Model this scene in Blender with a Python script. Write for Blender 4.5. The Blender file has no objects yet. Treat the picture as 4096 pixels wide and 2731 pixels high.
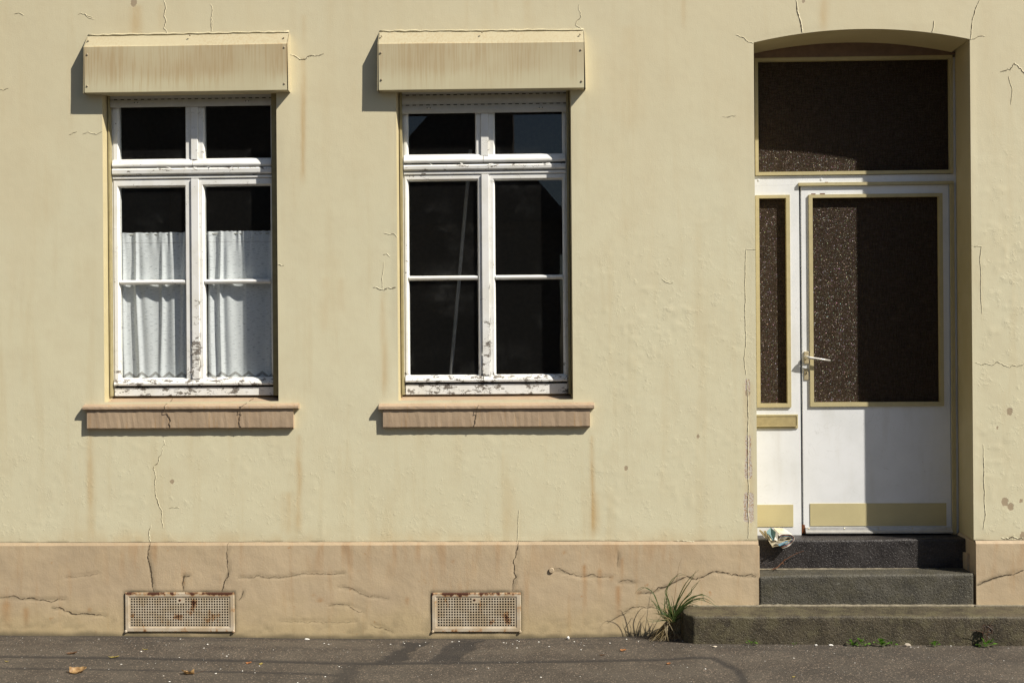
import bpy, bmesh, math, random
import numpy as np
from mathutils import Vector, Matrix
random.seed(7)
rng = np.random.default_rng(11)
scene = bpy.context.scene
col = scene.collection

# ------------------------------------------------------------------ camera
DIST, H, FPX = 7.5, 1.86, 4772.0
cam_d = bpy.data.cameras.new('camera'); cam = bpy.data.objects.new('camera', cam_d); col.objects.link(cam)
cam_d.sensor_width = 36; cam_d.lens = 36 * FPX / 4096; cam_d.clip_start = .1; cam_d.clip_end = 500
CR = Matrix.Rotation(math.radians(1.885), 3, 'Z') @ Matrix.Rotation(math.radians(90), 3, 'X') @ Matrix.Rotation(-0.0078, 3, 'Z')
cam.matrix_world = Matrix.Translation((0, -DIST, H)) @ CR.to_4x4()
scene.camera = cam
# ------------------------------------------------------------------ light
SUN = Vector((1.65, -1.0, 1.85)).normalized()          # towards the sun
w = bpy.data.worlds.new('World'); scene.world = w; w.use_nodes = True
wn = w.node_tree.nodes; wl = w.node_tree.links; wn.clear()
sky = wn.new('ShaderNodeTexSky'); sky.sky_type = 'NISHITA'; sky.sun_disc = False
sky.sun_elevation = math.asin(SUN.z); sky.sun_rotation = math.atan2(SUN.x, SUN.y)
sky.air_density = 1.0; sky.dust_density = .7; sky.ozone_density = 1.0
bg = wn.new('ShaderNodeBackground'); bg.inputs[1].default_value = .058
wo = wn.new('ShaderNodeOutputWorld'); wl.new(sky.outputs[0], bg.inputs[0]); wl.new(bg.outputs[0], wo.inputs[0])
sd = bpy.data.lights.new('sun', 'SUN'); sd.energy = 5.0; sd.angle = math.radians(.53); sd.color = (1, .935, .83)
so = bpy.data.objects.new('sun', sd); col.objects.link(so); so.location = SUN * 30
so.rotation_euler = SUN.to_track_quat('Z', 'Y').to_euler()
scene.view_settings.view_transform = 'Standard'; scene.view_settings.look = 'None'
scene.view_settings.exposure = .35; scene.view_settings.gamma = 1
scene.view_settings.use_curve_mapping = False
scene.cycles.max_bounces = 8; scene.cycles.transparent_max_bounces = 12
scene.cycles.sample_clamp_indirect = 6

# ------------------------------------------------------------------ surveying helpers
# measured points of the facade -> metres on the plane at a given depth (Y) or height (Z)
def ray(nx, ny): return CR @ Vector(((nx - 2048) / FPX, -(ny - 1365.5) / FPX, -1))
def P(nx, ny, y=0.0):
    d = ray(nx, ny); t = (y + DIST) / d.y
    return (d.x * t, H + d.z * t)
def PV(nx, ny, y=0.0):
    x, z = P(nx, ny, y); return Vector((x, y, z))
def PG(nx, ny, z=0.0):
    d = ray(nx, ny); t = (z - H) / d.z
    return (d.x * t, -DIST + d.y * t)
def X(nx, ny, y=0.0): return P(nx, ny, y)[0]
def Z(nx, ny, y=0.0): return P(nx, ny, y)[1]
def c1(x, y): return (250 + x / 2.24, 80 + y / 2.24)
def c2(x, y): return (250 + x / 1.537, 780 + y / 1.537)
def c3(x, y): return (1400 + x / 2.24, 80 + y / 2.24)
def c4(x, y): return (1400 + x / 1.537, 780 + y / 1.537)
def c6(x, y): return (2950 + x / 1.887, 1900 + y / 1.887)
def c7(x, y): return (400 + x / 2.352, 2080 + y / 2.352)
def c8(x, y): return (1500 + x / 1.68, 2080 + y / 1.68)
def cg(x, y): return (2450 + x / 3.92, 2200 + y / 3.92)
def ct(x, y): return (x / 1.68, y / 1.68)
def dd(x, y): return (x * 1.7415, y * 1.7415)

# ------------------------------------------------------------------ numpy noise
def _hash(ix, iy, s):
    n = (ix.astype(np.int64) * 374761393 + iy.astype(np.int64) * 668265263 + s * 974711) & 0x7fffffff
    n = ((n ^ (n >> 13)) * 1274126177) & 0x7fffffff
    return ((n ^ (n >> 16)) & 0xffff) / 65535.0
def vnoise(x, y, s=0):
    ix = np.floor(x); iy = np.floor(y); fx = x - ix; fy = y - iy
    fx = fx * fx * (3 - 2 * fx); fy = fy * fy * (3 - 2 * fy)
    a = _hash(ix, iy, s); b = _hash(ix + 1, iy, s); c = _hash(ix, iy + 1, s); d = _hash(ix + 1, iy + 1, s)
    return (a * (1 - fx) + b * fx) * (1 - fy) + (c * (1 - fx) + d * fx) * fy
def fbm(x, y, s=0, o=4):
    r = 0; a = .5; t = 0
    for i in range(o):
        r = r + a * vnoise(x * 2 ** i, y * 2 ** i, s + i * 17); t += a; a *= .5
    return r / t
def sstep(a, b, v):
    t = np.clip((v - a) / (b - a), 0, 1); return t * t * (3 - 2 * t)
def polydist(px, py, pts):
    best = np.full(px.shape, 9.0)
    for (ax, ay), (bx, by) in zip(pts[:-1], pts[1:]):
        dx, dy = bx - ax, by - ay; L = dx * dx + dy * dy + 1e-12
        t = np.clip(((px - ax) * dx + (py - ay) * dy) / L, 0, 1)
        best = np.minimum(best, np.hypot(px - ax - t * dx, py - ay - t * dy))
    return best

# ------------------------------------------------------------------ material helpers
class Mat:
    def __init__(s, name):
        s.m = bpy.data.materials.new(name); s.m.use_nodes = True; s.nt = s.m.node_tree
        s.nt.nodes.clear(); s.out = s.nt.nodes.new('ShaderNodeOutputMaterial')
        s.pos = s.nt.nodes.new('ShaderNodeNewGeometry').outputs['Position']; s.sep = None
    def n(s, t, **k):
        nd = s.nt.nodes.new(t)
        for a, v in k.items(): setattr(nd, a, v)
        return nd
    def put(s, sock, v):
        if hasattr(v, 'is_output'): s.nt.links.new(v, sock)
        else:
            if sock.type == 'RGBA' and not hasattr(v, '__len__'): v = (v, v, v, 1)
            if sock.type == 'RGBA' and len(v) == 3: v = (*v, 1)
            sock.default_value = v
    def math(s, op, a, b=0.0, c=None, clamp=False):
        nd = s.n('ShaderNodeMath', operation=op); nd.use_clamp = clamp
        s.put(nd.inputs[0], a); s.put(nd.inputs[1], b)
        if c is not None: s.put(nd.inputs[2], c)
        return nd.outputs[0]
    def scale(s, v, xyz):
        nd = s.n('ShaderNodeVectorMath', operation='MULTIPLY'); s.put(nd.inputs[0], v); nd.inputs[1].default_value = xyz
        return nd.outputs[0]
    def add(s, v, o):
        nd = s.n('ShaderNodeVectorMath', operation='ADD'); s.put(nd.inputs[0], v); s.put(nd.inputs[1], o); return nd.outputs[0]
    def noise(s, scale, detail=4, rough=.55, dist=0, vec=None, stretch=None, off=(0, 0, 0)):
        nd = s.n('ShaderNodeTexNoise'); v = s.pos if vec is None else vec
        if stretch: v = s.scale(v, stretch)
        if off != (0, 0, 0): v = s.add(v, off)
        s.put(nd.inputs['Vector'], v); nd.inputs['Scale'].default_value = scale
        nd.inputs['Detail'].default_value = detail; nd.inputs['Roughness'].default_value = rough
        nd.inputs['Distortion'].default_value = dist
        return nd.outputs['Fac']
    def voro(s, scale, feature='F1', out='Distance', vec=None, rand=1.0):
        nd = s.n('ShaderNodeTexVoronoi', feature=feature); s.put(nd.inputs['Vector'], s.pos if vec is None else vec)
        nd.inputs['Scale'].default_value = scale; nd.inputs['Randomness'].default_value = rand
        return nd.outputs[out]
    def rng(s, v, a, b, c=0.0, d=1.0, smooth=True):
        nd = s.n('ShaderNodeMapRange', interpolation_type='SMOOTHSTEP' if smooth else 'LINEAR')
        s.put(nd.inputs[0], v); nd.inputs[1].default_value = a; nd.inputs[2].default_value = b
        nd.inputs[3].default_value = c; nd.inputs[4].default_value = d
        return nd.outputs[0]
    def mix(s, f, a, b, mode='MIX'):
        nd = s.n('ShaderNodeMix', data_type='RGBA', blend_type=mode); s.put(nd.inputs[0], f)
        s.put(nd.inputs[6], a); s.put(nd.inputs[7], b); return nd.outputs[2]
    def attr(s, name):
        return s.n('ShaderNodeAttribute', attribute_name=name).outputs['Fac']
    def xyz(s, k):
        if s.sep is None:
            s.sep = s.n('ShaderNodeSeparateXYZ'); s.nt.links.new(s.pos, s.sep.inputs[0])
        return s.sep.outputs[k]
    def bump(s, h, strength=.5, dist=.002, normal=None):
        nd = s.n('ShaderNodeBump'); s.put(nd.inputs['Height'], h); nd.inputs['Strength'].default_value = strength
        nd.inputs['Distance'].default_value = dist
        if normal is not None: s.nt.links.new(normal, nd.inputs['Normal'])
        return nd.outputs[0]
    def bsdf(s, color, rough=.7, normal=None, metal=0, spec=.5, **k):
        nd = s.n('ShaderNodeBsdfPrincipled'); s.put(nd.inputs['Base Color'], color); s.put(nd.inputs['Roughness'], rough)
        nd.inputs['Metallic'].default_value = metal; nd.inputs['Specular IOR Level'].default_value = spec
        for a, v in k.items(): s.put(nd.inputs[a], v)
        if normal is not None: s.nt.links.new(normal, nd.inputs['Normal'])
        s.nt.links.new(nd.outputs[0], s.out.inputs[0]); return s.m
    def final(s, sh): s.nt.links.new(sh, s.out.inputs[0]); return s.m

def plain(name, c, rough=.7, var=.12, scale=25, spec=.4, metal=0, bmp=.15):
    M = Mat(name); n = M.noise(scale, 5, .6)
    cc = M.mix(M.rng(n, .25, .75), tuple(x * (1 - var) for x in c), tuple(min(1, x * (1 + var)) for x in c))
    return M.bsdf(cc, rough, M.bump(M.noise(scale * 12, 3), bmp, .002), metal, spec)

WALLC = (.695, .645, .445)
def m_wall(name='cream_painted_render', WALLC=WALLC, W2_=(.70, .655, .46)):
    M = Mat(name)
    big = M.noise(.9, 3, .5); mid = M.noise(6, 4, .6)
    c = M.mix(M.rng(big, .35, .65), WALLC, W2_)
    c = M.mix(M.rng(mid, .4, .7, 0, .35), c, (.63, .56, .375))
    # faint rain streaks
    stv = M.noise(9, 4, .6, vec=None, stretch=(1, 1, .09))
    c = M.mix(M.rng(stv, .48, .75, 0, .30), c, (.57, .46, .26))
    c = M.mix(M.rng(M.math('ADD', M.math('MULTIPLY', M.xyz(2), .25), M.noise(1.6, 4, .6, stretch=(1, 1, .35), off=(2, 0, 5))), .95, 1.5, 0, .5), c, (.65, .555, .355))
    c = M.mix(M.math('MULTIPLY', M.attr('stain'), M.rng(M.noise(14, 4, stretch=(1, 1, .25)), .3, .65, .35, 1)), c, (.52, .335, .13))
    c = M.mix(M.attr('dirt_shade'), c, (.20, .17, .10))
    pl = M.rng(M.math('ADD', M.attr('peel'), M.math('MULTIPLY', M.math('SUBTRACT', M.noise(55, 4, .7), .5), 1.1)), .5, .56)
    c = M.mix(pl, c, M.mix(M.rng(M.noise(90, 3), .45, .6), (.60, .55, .48), (.45, .30, .18)))
    ch = M.rng(M.math('ADD', M.attr('chip'), M.math('MULTIPLY', M.math('SUBTRACT', M.noise(60, 4, .7), .5), .8)), .5, .54)
    c = M.mix(ch, c, M.mix(M.noise(60, 4), (.36, .28, .18), (.46, .37, .25)))
    speck = M.rng(M.noise(150, 2, .5, off=(3, 5, 1)), .735, .77)
    c = M.mix(M.math('MULTIPLY', speck, .5), c, (.22, .17, .10))
    # relief : grain + brush strokes + blisters
    g = M.noise(130, 4, .6)
    br = M.noise(90, 3, .6, stretch=(1, 1, .22))
    bl = M.rng(M.voro(34, 'SMOOTH_F1', vec=M.add(M.pos, M.scale(M.n('ShaderNodeTexNoise').outputs['Color'], (0, 0, 0)))), .0, .55, 1, 0)
    bm = M.math('MULTIPLY', M.rng(M.noise(11, 4, .65, off=(7, 2, 4)), .50, .62), M.attr('blister'))
    h = M.math('ADD', M.math('MULTIPLY', g, .6), M.math('MULTIPLY', br, .30))
    h = M.math('ADD', h, M.math('MULTIPLY', M.noise(24, 4, .6), .28))
    h = M.math('ADD', h, M.math('MULTIPLY', M.math('MULTIPLY', bl, bm), 1.2))
    ridg = M.rng(M.math('ABSOLUTE', M.math('SUBTRACT', M.noise(28, 3, .55, 1.2, off=(1, 9, 2)), .5)), 0, .05, 1, 0)
    h = M.math('ADD', h, M.math('MULTIPLY', M.math('MULTIPLY', ridg, bm), .9))
    h = M.math('SUBTRACT', h, M.math('MULTIPLY', ch, .8))
    h = M.math('SUBTRACT', h, M.math('MULTIPLY', pl, .5))
    return M.bsdf(c, .62, M.bump(h, .36, .0025), 0, .35)
def m_plinth():
    M = Mat('tan_painted_plinth')
    c = M.mix(M.rng(M.noise(1.6, 4, .6), .35, .65), (.485, .38, .25), (.55, .435, .285))
    c = M.mix(M.rng(M.noise(5, 4, .6, off=(3, 0, 0)), .45, .7, 0, .5), c, (.55, .43, .27))
    c = M.mix(M.rng(M.noise(16, 4, .6, stretch=(1, 1, .12)), .52, .75, 0, .35), c, (.44, .26, .12))
    # yellow-brown tone towards the pavement, with an uneven edge of its own
    low = M.rng(M.math('ADD', M.xyz(2), M.math('MULTIPLY', M.noise(5, 4), .25)), .12, .42, .55, 0)
    c = M.mix(low, c, (.53, .42, .22))
    rs = M.rng(M.noise(13, 5, .62, off=(5, 1, 8)), .66, .76)
    c = M.mix(M.math('MULTIPLY', rs, .7), c, (.42, .20, .07))
    c = M.mix(M.math('MULTIPLY', M.attr('stain'), .75), c, (.40, .20, .07))
    c = M.mix(M.attr('dirt_shade'), c, (.11, .095, .06))
    h = M.math('ADD', M.math('MULTIPLY', M.noise(120, 4), .4), M.math('MULTIPLY', M.noise(20, 4, .6), 1.0))
    h = M.math('ADD', h, M.math('MULTIPLY', M.noise(60, 3, .6, stretch=(1, 1, .3)), .35))
    return M.bsdf(c, .6, M.bump(h, .6, .003), 0, .35)
def m_paint(name='white_window_paint', lo=None, base=(.87, .87, .84), tint=(.80, .79, .73), zone=None):
    """white paint, flaking to grey wood where zone (height band) or noise says so"""
    M = Mat(name)
    c = M.mix(M.rng(M.noise(9, 4), .4, .7), base, tint)
    n = M.noise(26, 6, .72, stretch=(.55, 1, 1))
    if zone is None: thr = .0
    else:
        a = M.rng(M.xyz(2), zone[0], zone[1], zone[2], zone[3])
        thr = a
    mm = M.rng(M.math('ADD', n, thr), .70, .725)
    wood = M.mix(M.noise(70, 4, .6, stretch=(.3, 1, 1)), (.10, .085, .07), (.34, .31, .27))
    c = M.mix(mm, c, wood)
    crk = M.rng(M.voro(30, 'DISTANCE_TO_EDGE', vec=M.scale(M.pos, (.7, 1, 1.6))), 0, .035, 1, 0)
    crm = M.math('MULTIPLY', crk, M.rng(M.math('ADD', n, thr), .60, .70))
    c = M.mix(M.math('MULTIPLY', crm, .8), c, (.16, .13, .10))
    h = M.math('SUBTRACT', M.math('MULTIPLY', M.noise(45, 4), .5), M.math('ADD', mm, crm))
    return M.bsdf(c, .42, M.bump(h, .5, .0015), 0, .4)
def m_box():
    M = Mat('beige_shutter_box_paint')
    b = M.mix(M.rng(M.noise(2.5, 3), .4, .6), (.59, .53, .345), (.62, .565, .375))
    st = M.noise(95, 2.5, .55, .25, stretch=(1, 1, .035)); ar = M.noise(2.2, 3, .5, off=(2, 0, 0))
    up = M.rng(M.xyz(2), 3.38, 3.60)
    f = M.math('MULTIPLY', M.rng(st, .46, .62), M.math('MULTIPLY', M.rng(ar, .36, .6, .3, 1), up))
    b = M.mix(M.math('MULTIPLY', f, .60), b, (.46, .33, .165))
    fold = M.rng(M.math('ADD', M.xyz(2), M.math('MULTIPLY', M.noise(8), .04)), 3.50, 3.62)
    face = M.rng(M.xyz(1), -.064, -.061, 1, 0)
    b = M.mix(M.math('MULTIPLY', M.math('MULTIPLY', fold, face), M.rng(ar, .3, .7, .2, .6)), b, (.43, .31, .17))
    b = M.mix(M.rng(M.math('ADD', M.xyz(1), M.math('MULTIPLY', M.noise(18, 4), .006)), -.060, -.056, 0, .62), b, (.42, .36, .235))  # sloping top coloured darker to tame how bright the sun makes it
    return M.bsdf(b, .5, M.bump(M.noise(160, 3), .2, .001), 0, .35)
def m_sill():
    M = Mat('brown_sill_paint')
    c = M.mix(M.rng(M.noise(5, 4), .35, .65), (.39, .29, .195), (.445, .335, .225))
    c = M.mix(M.rng(M.noise(70, 2, .5, .2, stretch=(1, 1, .05)), .56, .70, 0, .4), c, (.40, .24, .10))
    c = M.mix(M.rng(M.noise(40, 4, .7), .68, .72), c, (.20, .17, .14))
    h = M.math('ADD', M.math('MULTIPLY', M.noise(30, 5, .65), 1), M.math('MULTIPLY', M.noise(150, 3), .3))
    return M.bsdf(c, .6, M.bump(h, .5, .003), 0, .35)
def m_glass(name, rough=.0, tintc=.9, wav=.12):
    M = Mat(name)
    fr = M.n('ShaderNodeFresnel'); fr.inputs[0].default_value = 1.5
    nb = M.bump(M.noise(1.3, 2, .5), wav, .01)
    gl = M.n('ShaderNodeBsdfGlossy'); gl.inputs['Roughness'].default_value = rough; M.nt.links.new(nb, gl.inputs['Normal'])
    tr = M.n('ShaderNodeBsdfTransparent'); tr.inputs[0].default_value = (.975, .985, .98, 1)
    mx = M.n('ShaderNodeMixShader'); M.put(mx.inputs[0], M.math('MULTIPLY', M.math('MULTIPLY', fr.outputs[0], 1.6, clamp=True), M.math('SUBTRACT', 1, M.n('ShaderNodeNewGeometry').outputs['Backfacing'])))
    M.nt.links.new(tr.outputs[0], mx.inputs[1]); M.nt.links.new(gl.outputs[0], mx.inputs[2])
    dsp = M.rng(M.noise(4, 5, .7), .50, .85, 0.006, .03)
    df = M.n('ShaderNodeBsdfDiffuse'); df.inputs[0].default_value = (.5, .5, .48, 1)
    m2 = M.n('ShaderNodeMixShader'); M.put(m2.inputs[0], dsp); M.nt.links.new(mx.outputs[0], m2.inputs[1]); M.nt.links.new(df.outputs[0], m2.inputs[2])
    return M.final(m2.outputs[0])
def m_ornament():
    M = Mat('dark_patterned_glass')
    vc = M.voro(300, out='Color'); vn = M.n('ShaderNodeVectorMath', operation='SUBTRACT'); M.put(vn.inputs[0], vc); vn.inputs[1].default_value = (.5, .5, .5)
    sc = M.scale(vn.outputs[0], (1.5, .3, 1.5)); geo = M.n('ShaderNodeNewGeometry')
    nn = M.n('ShaderNodeVectorMath', operation='NORMALIZE'); M.put(nn.inputs[0], M.add(geo.outputs['Normal'], sc))
    hue = M.voro(300, out='Color', vec=M.add(M.pos, (3.3, 0, 1.7)))
    tintc = M.mix(.62, (1, .8, .72), hue)
    gl = M.n('ShaderNodeBsdfGlossy'); M.put(gl.inputs[0], tintc); gl.inputs['Roughness'].default_value = .34
    M.nt.links.new(nn.outputs[0], gl.inputs['Normal'])
    wv = M.math('MULTIPLY', M.noise(210, 2, stretch=(1, 1, .08)), M.noise(210, 2, stretch=(.08, 1, 1)))
    df = M.n('ShaderNodeBsdfDiffuse'); M.put(df.inputs[0], M.mix(M.rng(wv, .15, .4), (.026, .018, .012), (.058, .041, .028)))
    mx = M.n('ShaderNodeMixShader'); M.put(mx.inputs[0], M.rng(M.noise(330, 2, .5), .40, .68, .0, .05))
    M.nt.links.new(df.outputs[0], mx.inputs[1]); M.nt.links.new(gl.outputs[0], mx.inputs[2])
    return M.final(mx.outputs[0])
def m_stone(name, dark, light, moss=None, mossamt=0, speck=(.5, .48, .42), gloss=.55):
    M = Mat(name)
    c = M.mix(M.rng(M.noise(7, 5, .65), .35, .65), dark, light)
    c = M.mix(M.rng(M.noise(95, 3, .6), .5, .72, 0, .7), c, tuple(min(1, v * 2.0) for v in light))
    if moss: c = M.mix(M.math('MULTIPLY', M.rng(M.noise(9, 5, .7, off=(4, 4, 0)), .45, .62), mossamt), c, moss)
    c = M.mix(M.rng(M.noise(38, 3, .6, off=(9, 1, 0)), .715, .745, 0, .6), c, speck)
    pits = M.rng(M.voro(75), .12, .34)
    h = M.math('ADD', M.math('MULTIPLY', pits, .8), M.math('MULTIPLY', M.noise(60, 5, .7), 1.5))
    return M.bsdf(c, gloss, M.bump(h, .75, .005), 0, .4)
def m_asphalt():
    M = Mat('pavement_asphalt')
    c = M.mix(M.rng(M.noise(3, 5, .6), .35, .65), (.064, .053, .042), (.090, .076, .060))
    c = M.mix(M.rng(M.noise(2.0, 3, .5, off=(9, 0, 0), stretch=(.4, 2, 1)), .45, .65, 0, .5), c, (.054, .047, .039))
    agg = M.voro(170, out='Color'); sp = M.n('ShaderNodeSeparateXYZ'); M.put(sp.inputs[0], agg)
    c = M.mix(M.rng(sp.outputs[0], .90, .96, 0, .75), c, (.26, .20, .15))
    c = M.mix(M.rng(sp.outputs[1], .93, .96, 0, .8), c, (.02, .018, .016))
    c = M.mix(M.math('MULTIPLY', M.attr('seam'), .8), c, (.025, .023, .022))
    c = M.mix(M.attr('dust'), c, (.16, .135, .10))
    h = M.math('ADD', M.math('MULTIPLY', M.noise(240, 3, .6), 1), M.math('MULTIPLY', M.voro(170), .8))
    return M.bsdf(c, .8, M.bump(h, .55, .003), 0, .3)
def m_curtain():
    M = Mat('white_woven_curtain')
    x = M.xyz(0); z = M.xyz(2)
    dash = M.noise(60, 2, .5, vec=M.scale(M.pos, (.55, 0, 3.2)))
    c = M.mix(M.rng(dash, .58, .63, 0, .6), (.80, .825, .85), (.40, .43, .46))
    # lace hem : zigzag of open diamonds
    zb = HEMZ
    tri = M.math('ABSOLUTE', M.math('SUBTRACT', M.math('FRACT', M.math('MULTIPLY', x, 11.5)), .5))
    top = M.math('MULTIPLY_ADD', M.math('SUBTRACT', .5, tri), .066, zb + .006)
    inn = M.math('MULTIPLY', M.math('LESS_THAN', z, top), M.math('GREATER_THAN', z, M.math('SUBTRACT', top, .020)))
    chk = M.n('ShaderNodeTexChecker'); M.put(chk.inputs[0], M.scale(M.pos, (1, 0, 1))); chk.inputs['Scale'].default_value = 190
    c = M.mix(M.math('MULTIPLY', inn, M.math('MULTIPLY_ADD', chk.outputs['Fac'], .45, .35)), c, (.12, .10, .07))
    hd = M.math('MULTIPLY', M.math('GREATER_THAN', z, HEADZ - .0025), M.math('LESS_THAN', z, HEADZ + .0025))
    c = M.mix(M.math('MULTIPLY', hd, .35), c, (.3, .3, .3))
    nb = M.bump(M.math('ADD', M.noise(300, 2), M.noise(30, 3, stretch=(1, 1, .4))), .25, .002)
    d = M.n('ShaderNodeBsdfDiffuse'); M.put(d.inputs[0], c); M.nt.links.new(nb, d.inputs['Normal'])
    t = M.n('ShaderNodeBsdfTranslucent'); M.put(t.inputs[0], c)
    mx = M.n('ShaderNodeMixShader'); mx.inputs[0].default_value = .10
    M.nt.links.new(d.outputs[0], mx.inputs[1]); M.nt.links.new(t.outputs[0], mx.inputs[2])
    return M.final(mx.outputs[0])
def m_vent(name, rustz0, rustz1):
    M = Mat(name)
    c = M.mix(M.rng(M.noise(12, 4), .35, .65), (.58, .50, .38), (.47, .375, .25))
    n = M.noise(19, 5, .62, stretch=(1, 1, .6))
    up = M.rng(M.xyz(2), rustz0 + .022, rustz1 - .006, -.02, .175)
    lo = M.rng(M.xyz(2), rustz0 - .215, rustz0 - .17, .10, 0)
    v = M.math('ADD', M.math('ADD', n, .02), M.math('ADD', up, lo))
    c = M.mix(M.rng(v, .58, .66, 0, .75), c, (.40, .20, .07)); c = M.mix(M.rng(v, .65, .71), c, (.09, .035, .02))
    return M.bsdf(c, .6, M.bump(n, .4, .002), 0, .35)
def m_leaf(name, a, b, tl=.25, rough=.5):
    M = Mat(name); c = M.mix(M.rng(M.noise(60, 4), .35, .65), a, b)
    p = M.n('ShaderNodeBsdfPrincipled'); M.put(p.inputs['Base Color'], c); p.inputs['Roughness'].default_value = rough
    t = M.n('ShaderNodeBsdfTranslucent'); M.put(t.inputs[0], c); mx = M.n('ShaderNodeMixShader'); mx.inputs[0].default_value = tl
    M.nt.links.new(p.outputs[0], mx.inputs[1]); M.nt.links.new(t.outputs[0], mx.inputs[2]); return M.final(mx.outputs[0])

# ------------------------------------------------------------------ object helpers
def thing(name, label, cat, loc, group=None):
    o = bpy.data.objects.new(name, None); col.objects.link(o); o.location = loc; o.empty_display_size = .1
    o['label'] = label; o['category'] = cat
    if group: o['group'] = group
    bpy.context.view_layer.update()
    return o
def tag(o, label, cat, group=None, kind=None):
    o['label'] = label; o['category'] = cat
    if group: o['group'] = group
    if kind: o['kind'] = kind
    return o
def wloc(o):
    v = Vector((0, 0, 0))
    while o is not None: v += o.location; o = o.parent
    return v
def obj(name, verts, faces, mat, parent=None, origin=None, smooth=False, kind=None, label=None):
    me = bpy.data.meshes.new(name)
    base = wloc(parent) if parent is not None else Vector((0, 0, 0))
    if origin is None:
        origin = base
    origin = Vector(origin)
    me.from_pydata([tuple(Vector(v) - origin) for v in verts], [], faces)
    me.materials.append(mat)
    if smooth: me.shade_smooth()
    o = bpy.data.objects.new(name, me); col.objects.link(o)
    o.location = origin - base
    if parent is not None: o.parent = parent
    if kind: o['kind'] = kind
    if label: o['label'] = label
    return o
class MB:
    def __init__(s): s.v = []; s.f = []
    def addm(s, vs, fs):
        k = len(s.v); s.v += [tuple(v) for v in vs]; s.f += [tuple(i + k for i in f) for f in fs]; return s
    def box(s, x0, x1, y0, y1, z0, z1, b=.0):
        if b <= 0:
            vs = [(x, y, z) for x in (x0, x1) for y in (y0, y1) for z in (z0, z1)]
            return s.addm(vs, [(0, 1, 3, 2), (4, 6, 7, 5), (0, 4, 5, 1), (2, 3, 7, 6), (0, 2, 6, 4), (1, 5, 7, 3)])
        bm = bmesh.new(); bmesh.ops.create_cube(bm, size=1)
        for v in bm.verts:
            v.co = Vector(((x0 + x1) / 2 + v.co.x * (x1 - x0), (y0 + y1) / 2 + v.co.y * (y1 - y0), (z0 + z1) / 2 + v.co.z * (z1 - z0)))
        bmesh.ops.bevel(bm, geom=list(bm.edges), offset=b, segments=2, affect='EDGES', profile=.5)
        bm.verts.index_update()
        vs = [v.co.copy() for v in bm.verts]; fs = [[v.index for v in f.verts] for f in bm.faces]; bm.free()
        return s.addm(vs, fs)
    def ring(s, seq):
        """closed rectangular tube: seq of ((x0,x1,z0,z1), y) sections, last joined to first"""
        k = len(s.v)
        for (r, y) in seq:
            x0, x1, z0, z1 = r; s.v += [(x0, y, z0), (x1, y, z0), (x1, y, z1), (x0, y, z1)]
        n = len(seq)
        for i in range(n):
            j = (i + 1) % n
            for q in range(4):
                p = (q + 1) % 4; s.f.append((k + i * 4 + q, k + i * 4 + p, k + j * 4 + p, k + j * 4 + q))
        return s
    def extr(s, prof, x0, x1):
        """profile of (y,z) extruded along x with end caps"""
        n = len(prof); vs = [(x0, y, z) for y, z in prof] + [(x1, y, z) for y, z in prof]
        fs = [(i, (i + 1) % n, n + (i + 1) % n, n + i) for i in range(n)] + [tuple(range(n))[::-1], tuple(range(n, 2 * n))]
        return s.addm(vs, fs)
    def tube(s, pts, rad, seg=6):
        k = len(s.v); n = len(pts)
        for i, p in enumerate(pts):
            p = Vector(p); t = (Vector(pts[min(i + 1, n - 1)]) - Vector(pts[max(i - 1, 0)])).normalized()
            a = t.orthogonal().normalized() if abs(t.y) > .9 else t.cross(Vector((0, 1, 0))).normalized(); b = t.cross(a)
            r = rad[i] if hasattr(rad, '__len__') else rad
            for q in range(seg):
                an = 2 * math.pi * q / seg; s.v.append(tuple(p + a * (r * math.cos(an)) + b * (r * math.sin(an))))
        for i in range(n - 1):
            for q in range(seg):
                p = (q + 1) % seg; s.f.append((k + i * seg + q, k + i * seg + p, k + (i + 1) * seg + p, k + (i + 1) * seg + q))
        s.f.append(tuple(k + q for q in range(seg))[::-1]); s.f.append(tuple(k + (n - 1) * seg + q for q in range(seg)))
        return s
    def disc(s, c, r, h, seg=12, dome=.5):
        """round stud on a plane facing -y"""
        x, y, z = c; k = len(s.v)
        for rr, yy in ((r, y), (r, y - h * .5), (r * dome, y - h)):
            for q in range(seg):
                a = 2 * math.pi * q / seg; s.v.append((x + rr * math.cos(a), yy, z + rr * math.sin(a)))
        for i in range(2):
            for q in range(seg):
                p = (q + 1) % seg; s.f.append((k + i * seg + q, k + i * seg + p, k + (i + 1) * seg + p, k + (i + 1) * seg + q))
        s.f.append(tuple(k + 2 * seg + q for q in range(seg)))
        return s
    def make(s, name, mat, parent=None, **k):
        o = obj(name, s.v, s.f, mat, parent, **k)
        bm = bmesh.new(); bm.from_mesh(o.data); bmesh.ops.recalc_face_normals(bm, faces=bm.faces); bm.to_mesh(o.data); bm.free()
        return o

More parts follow.
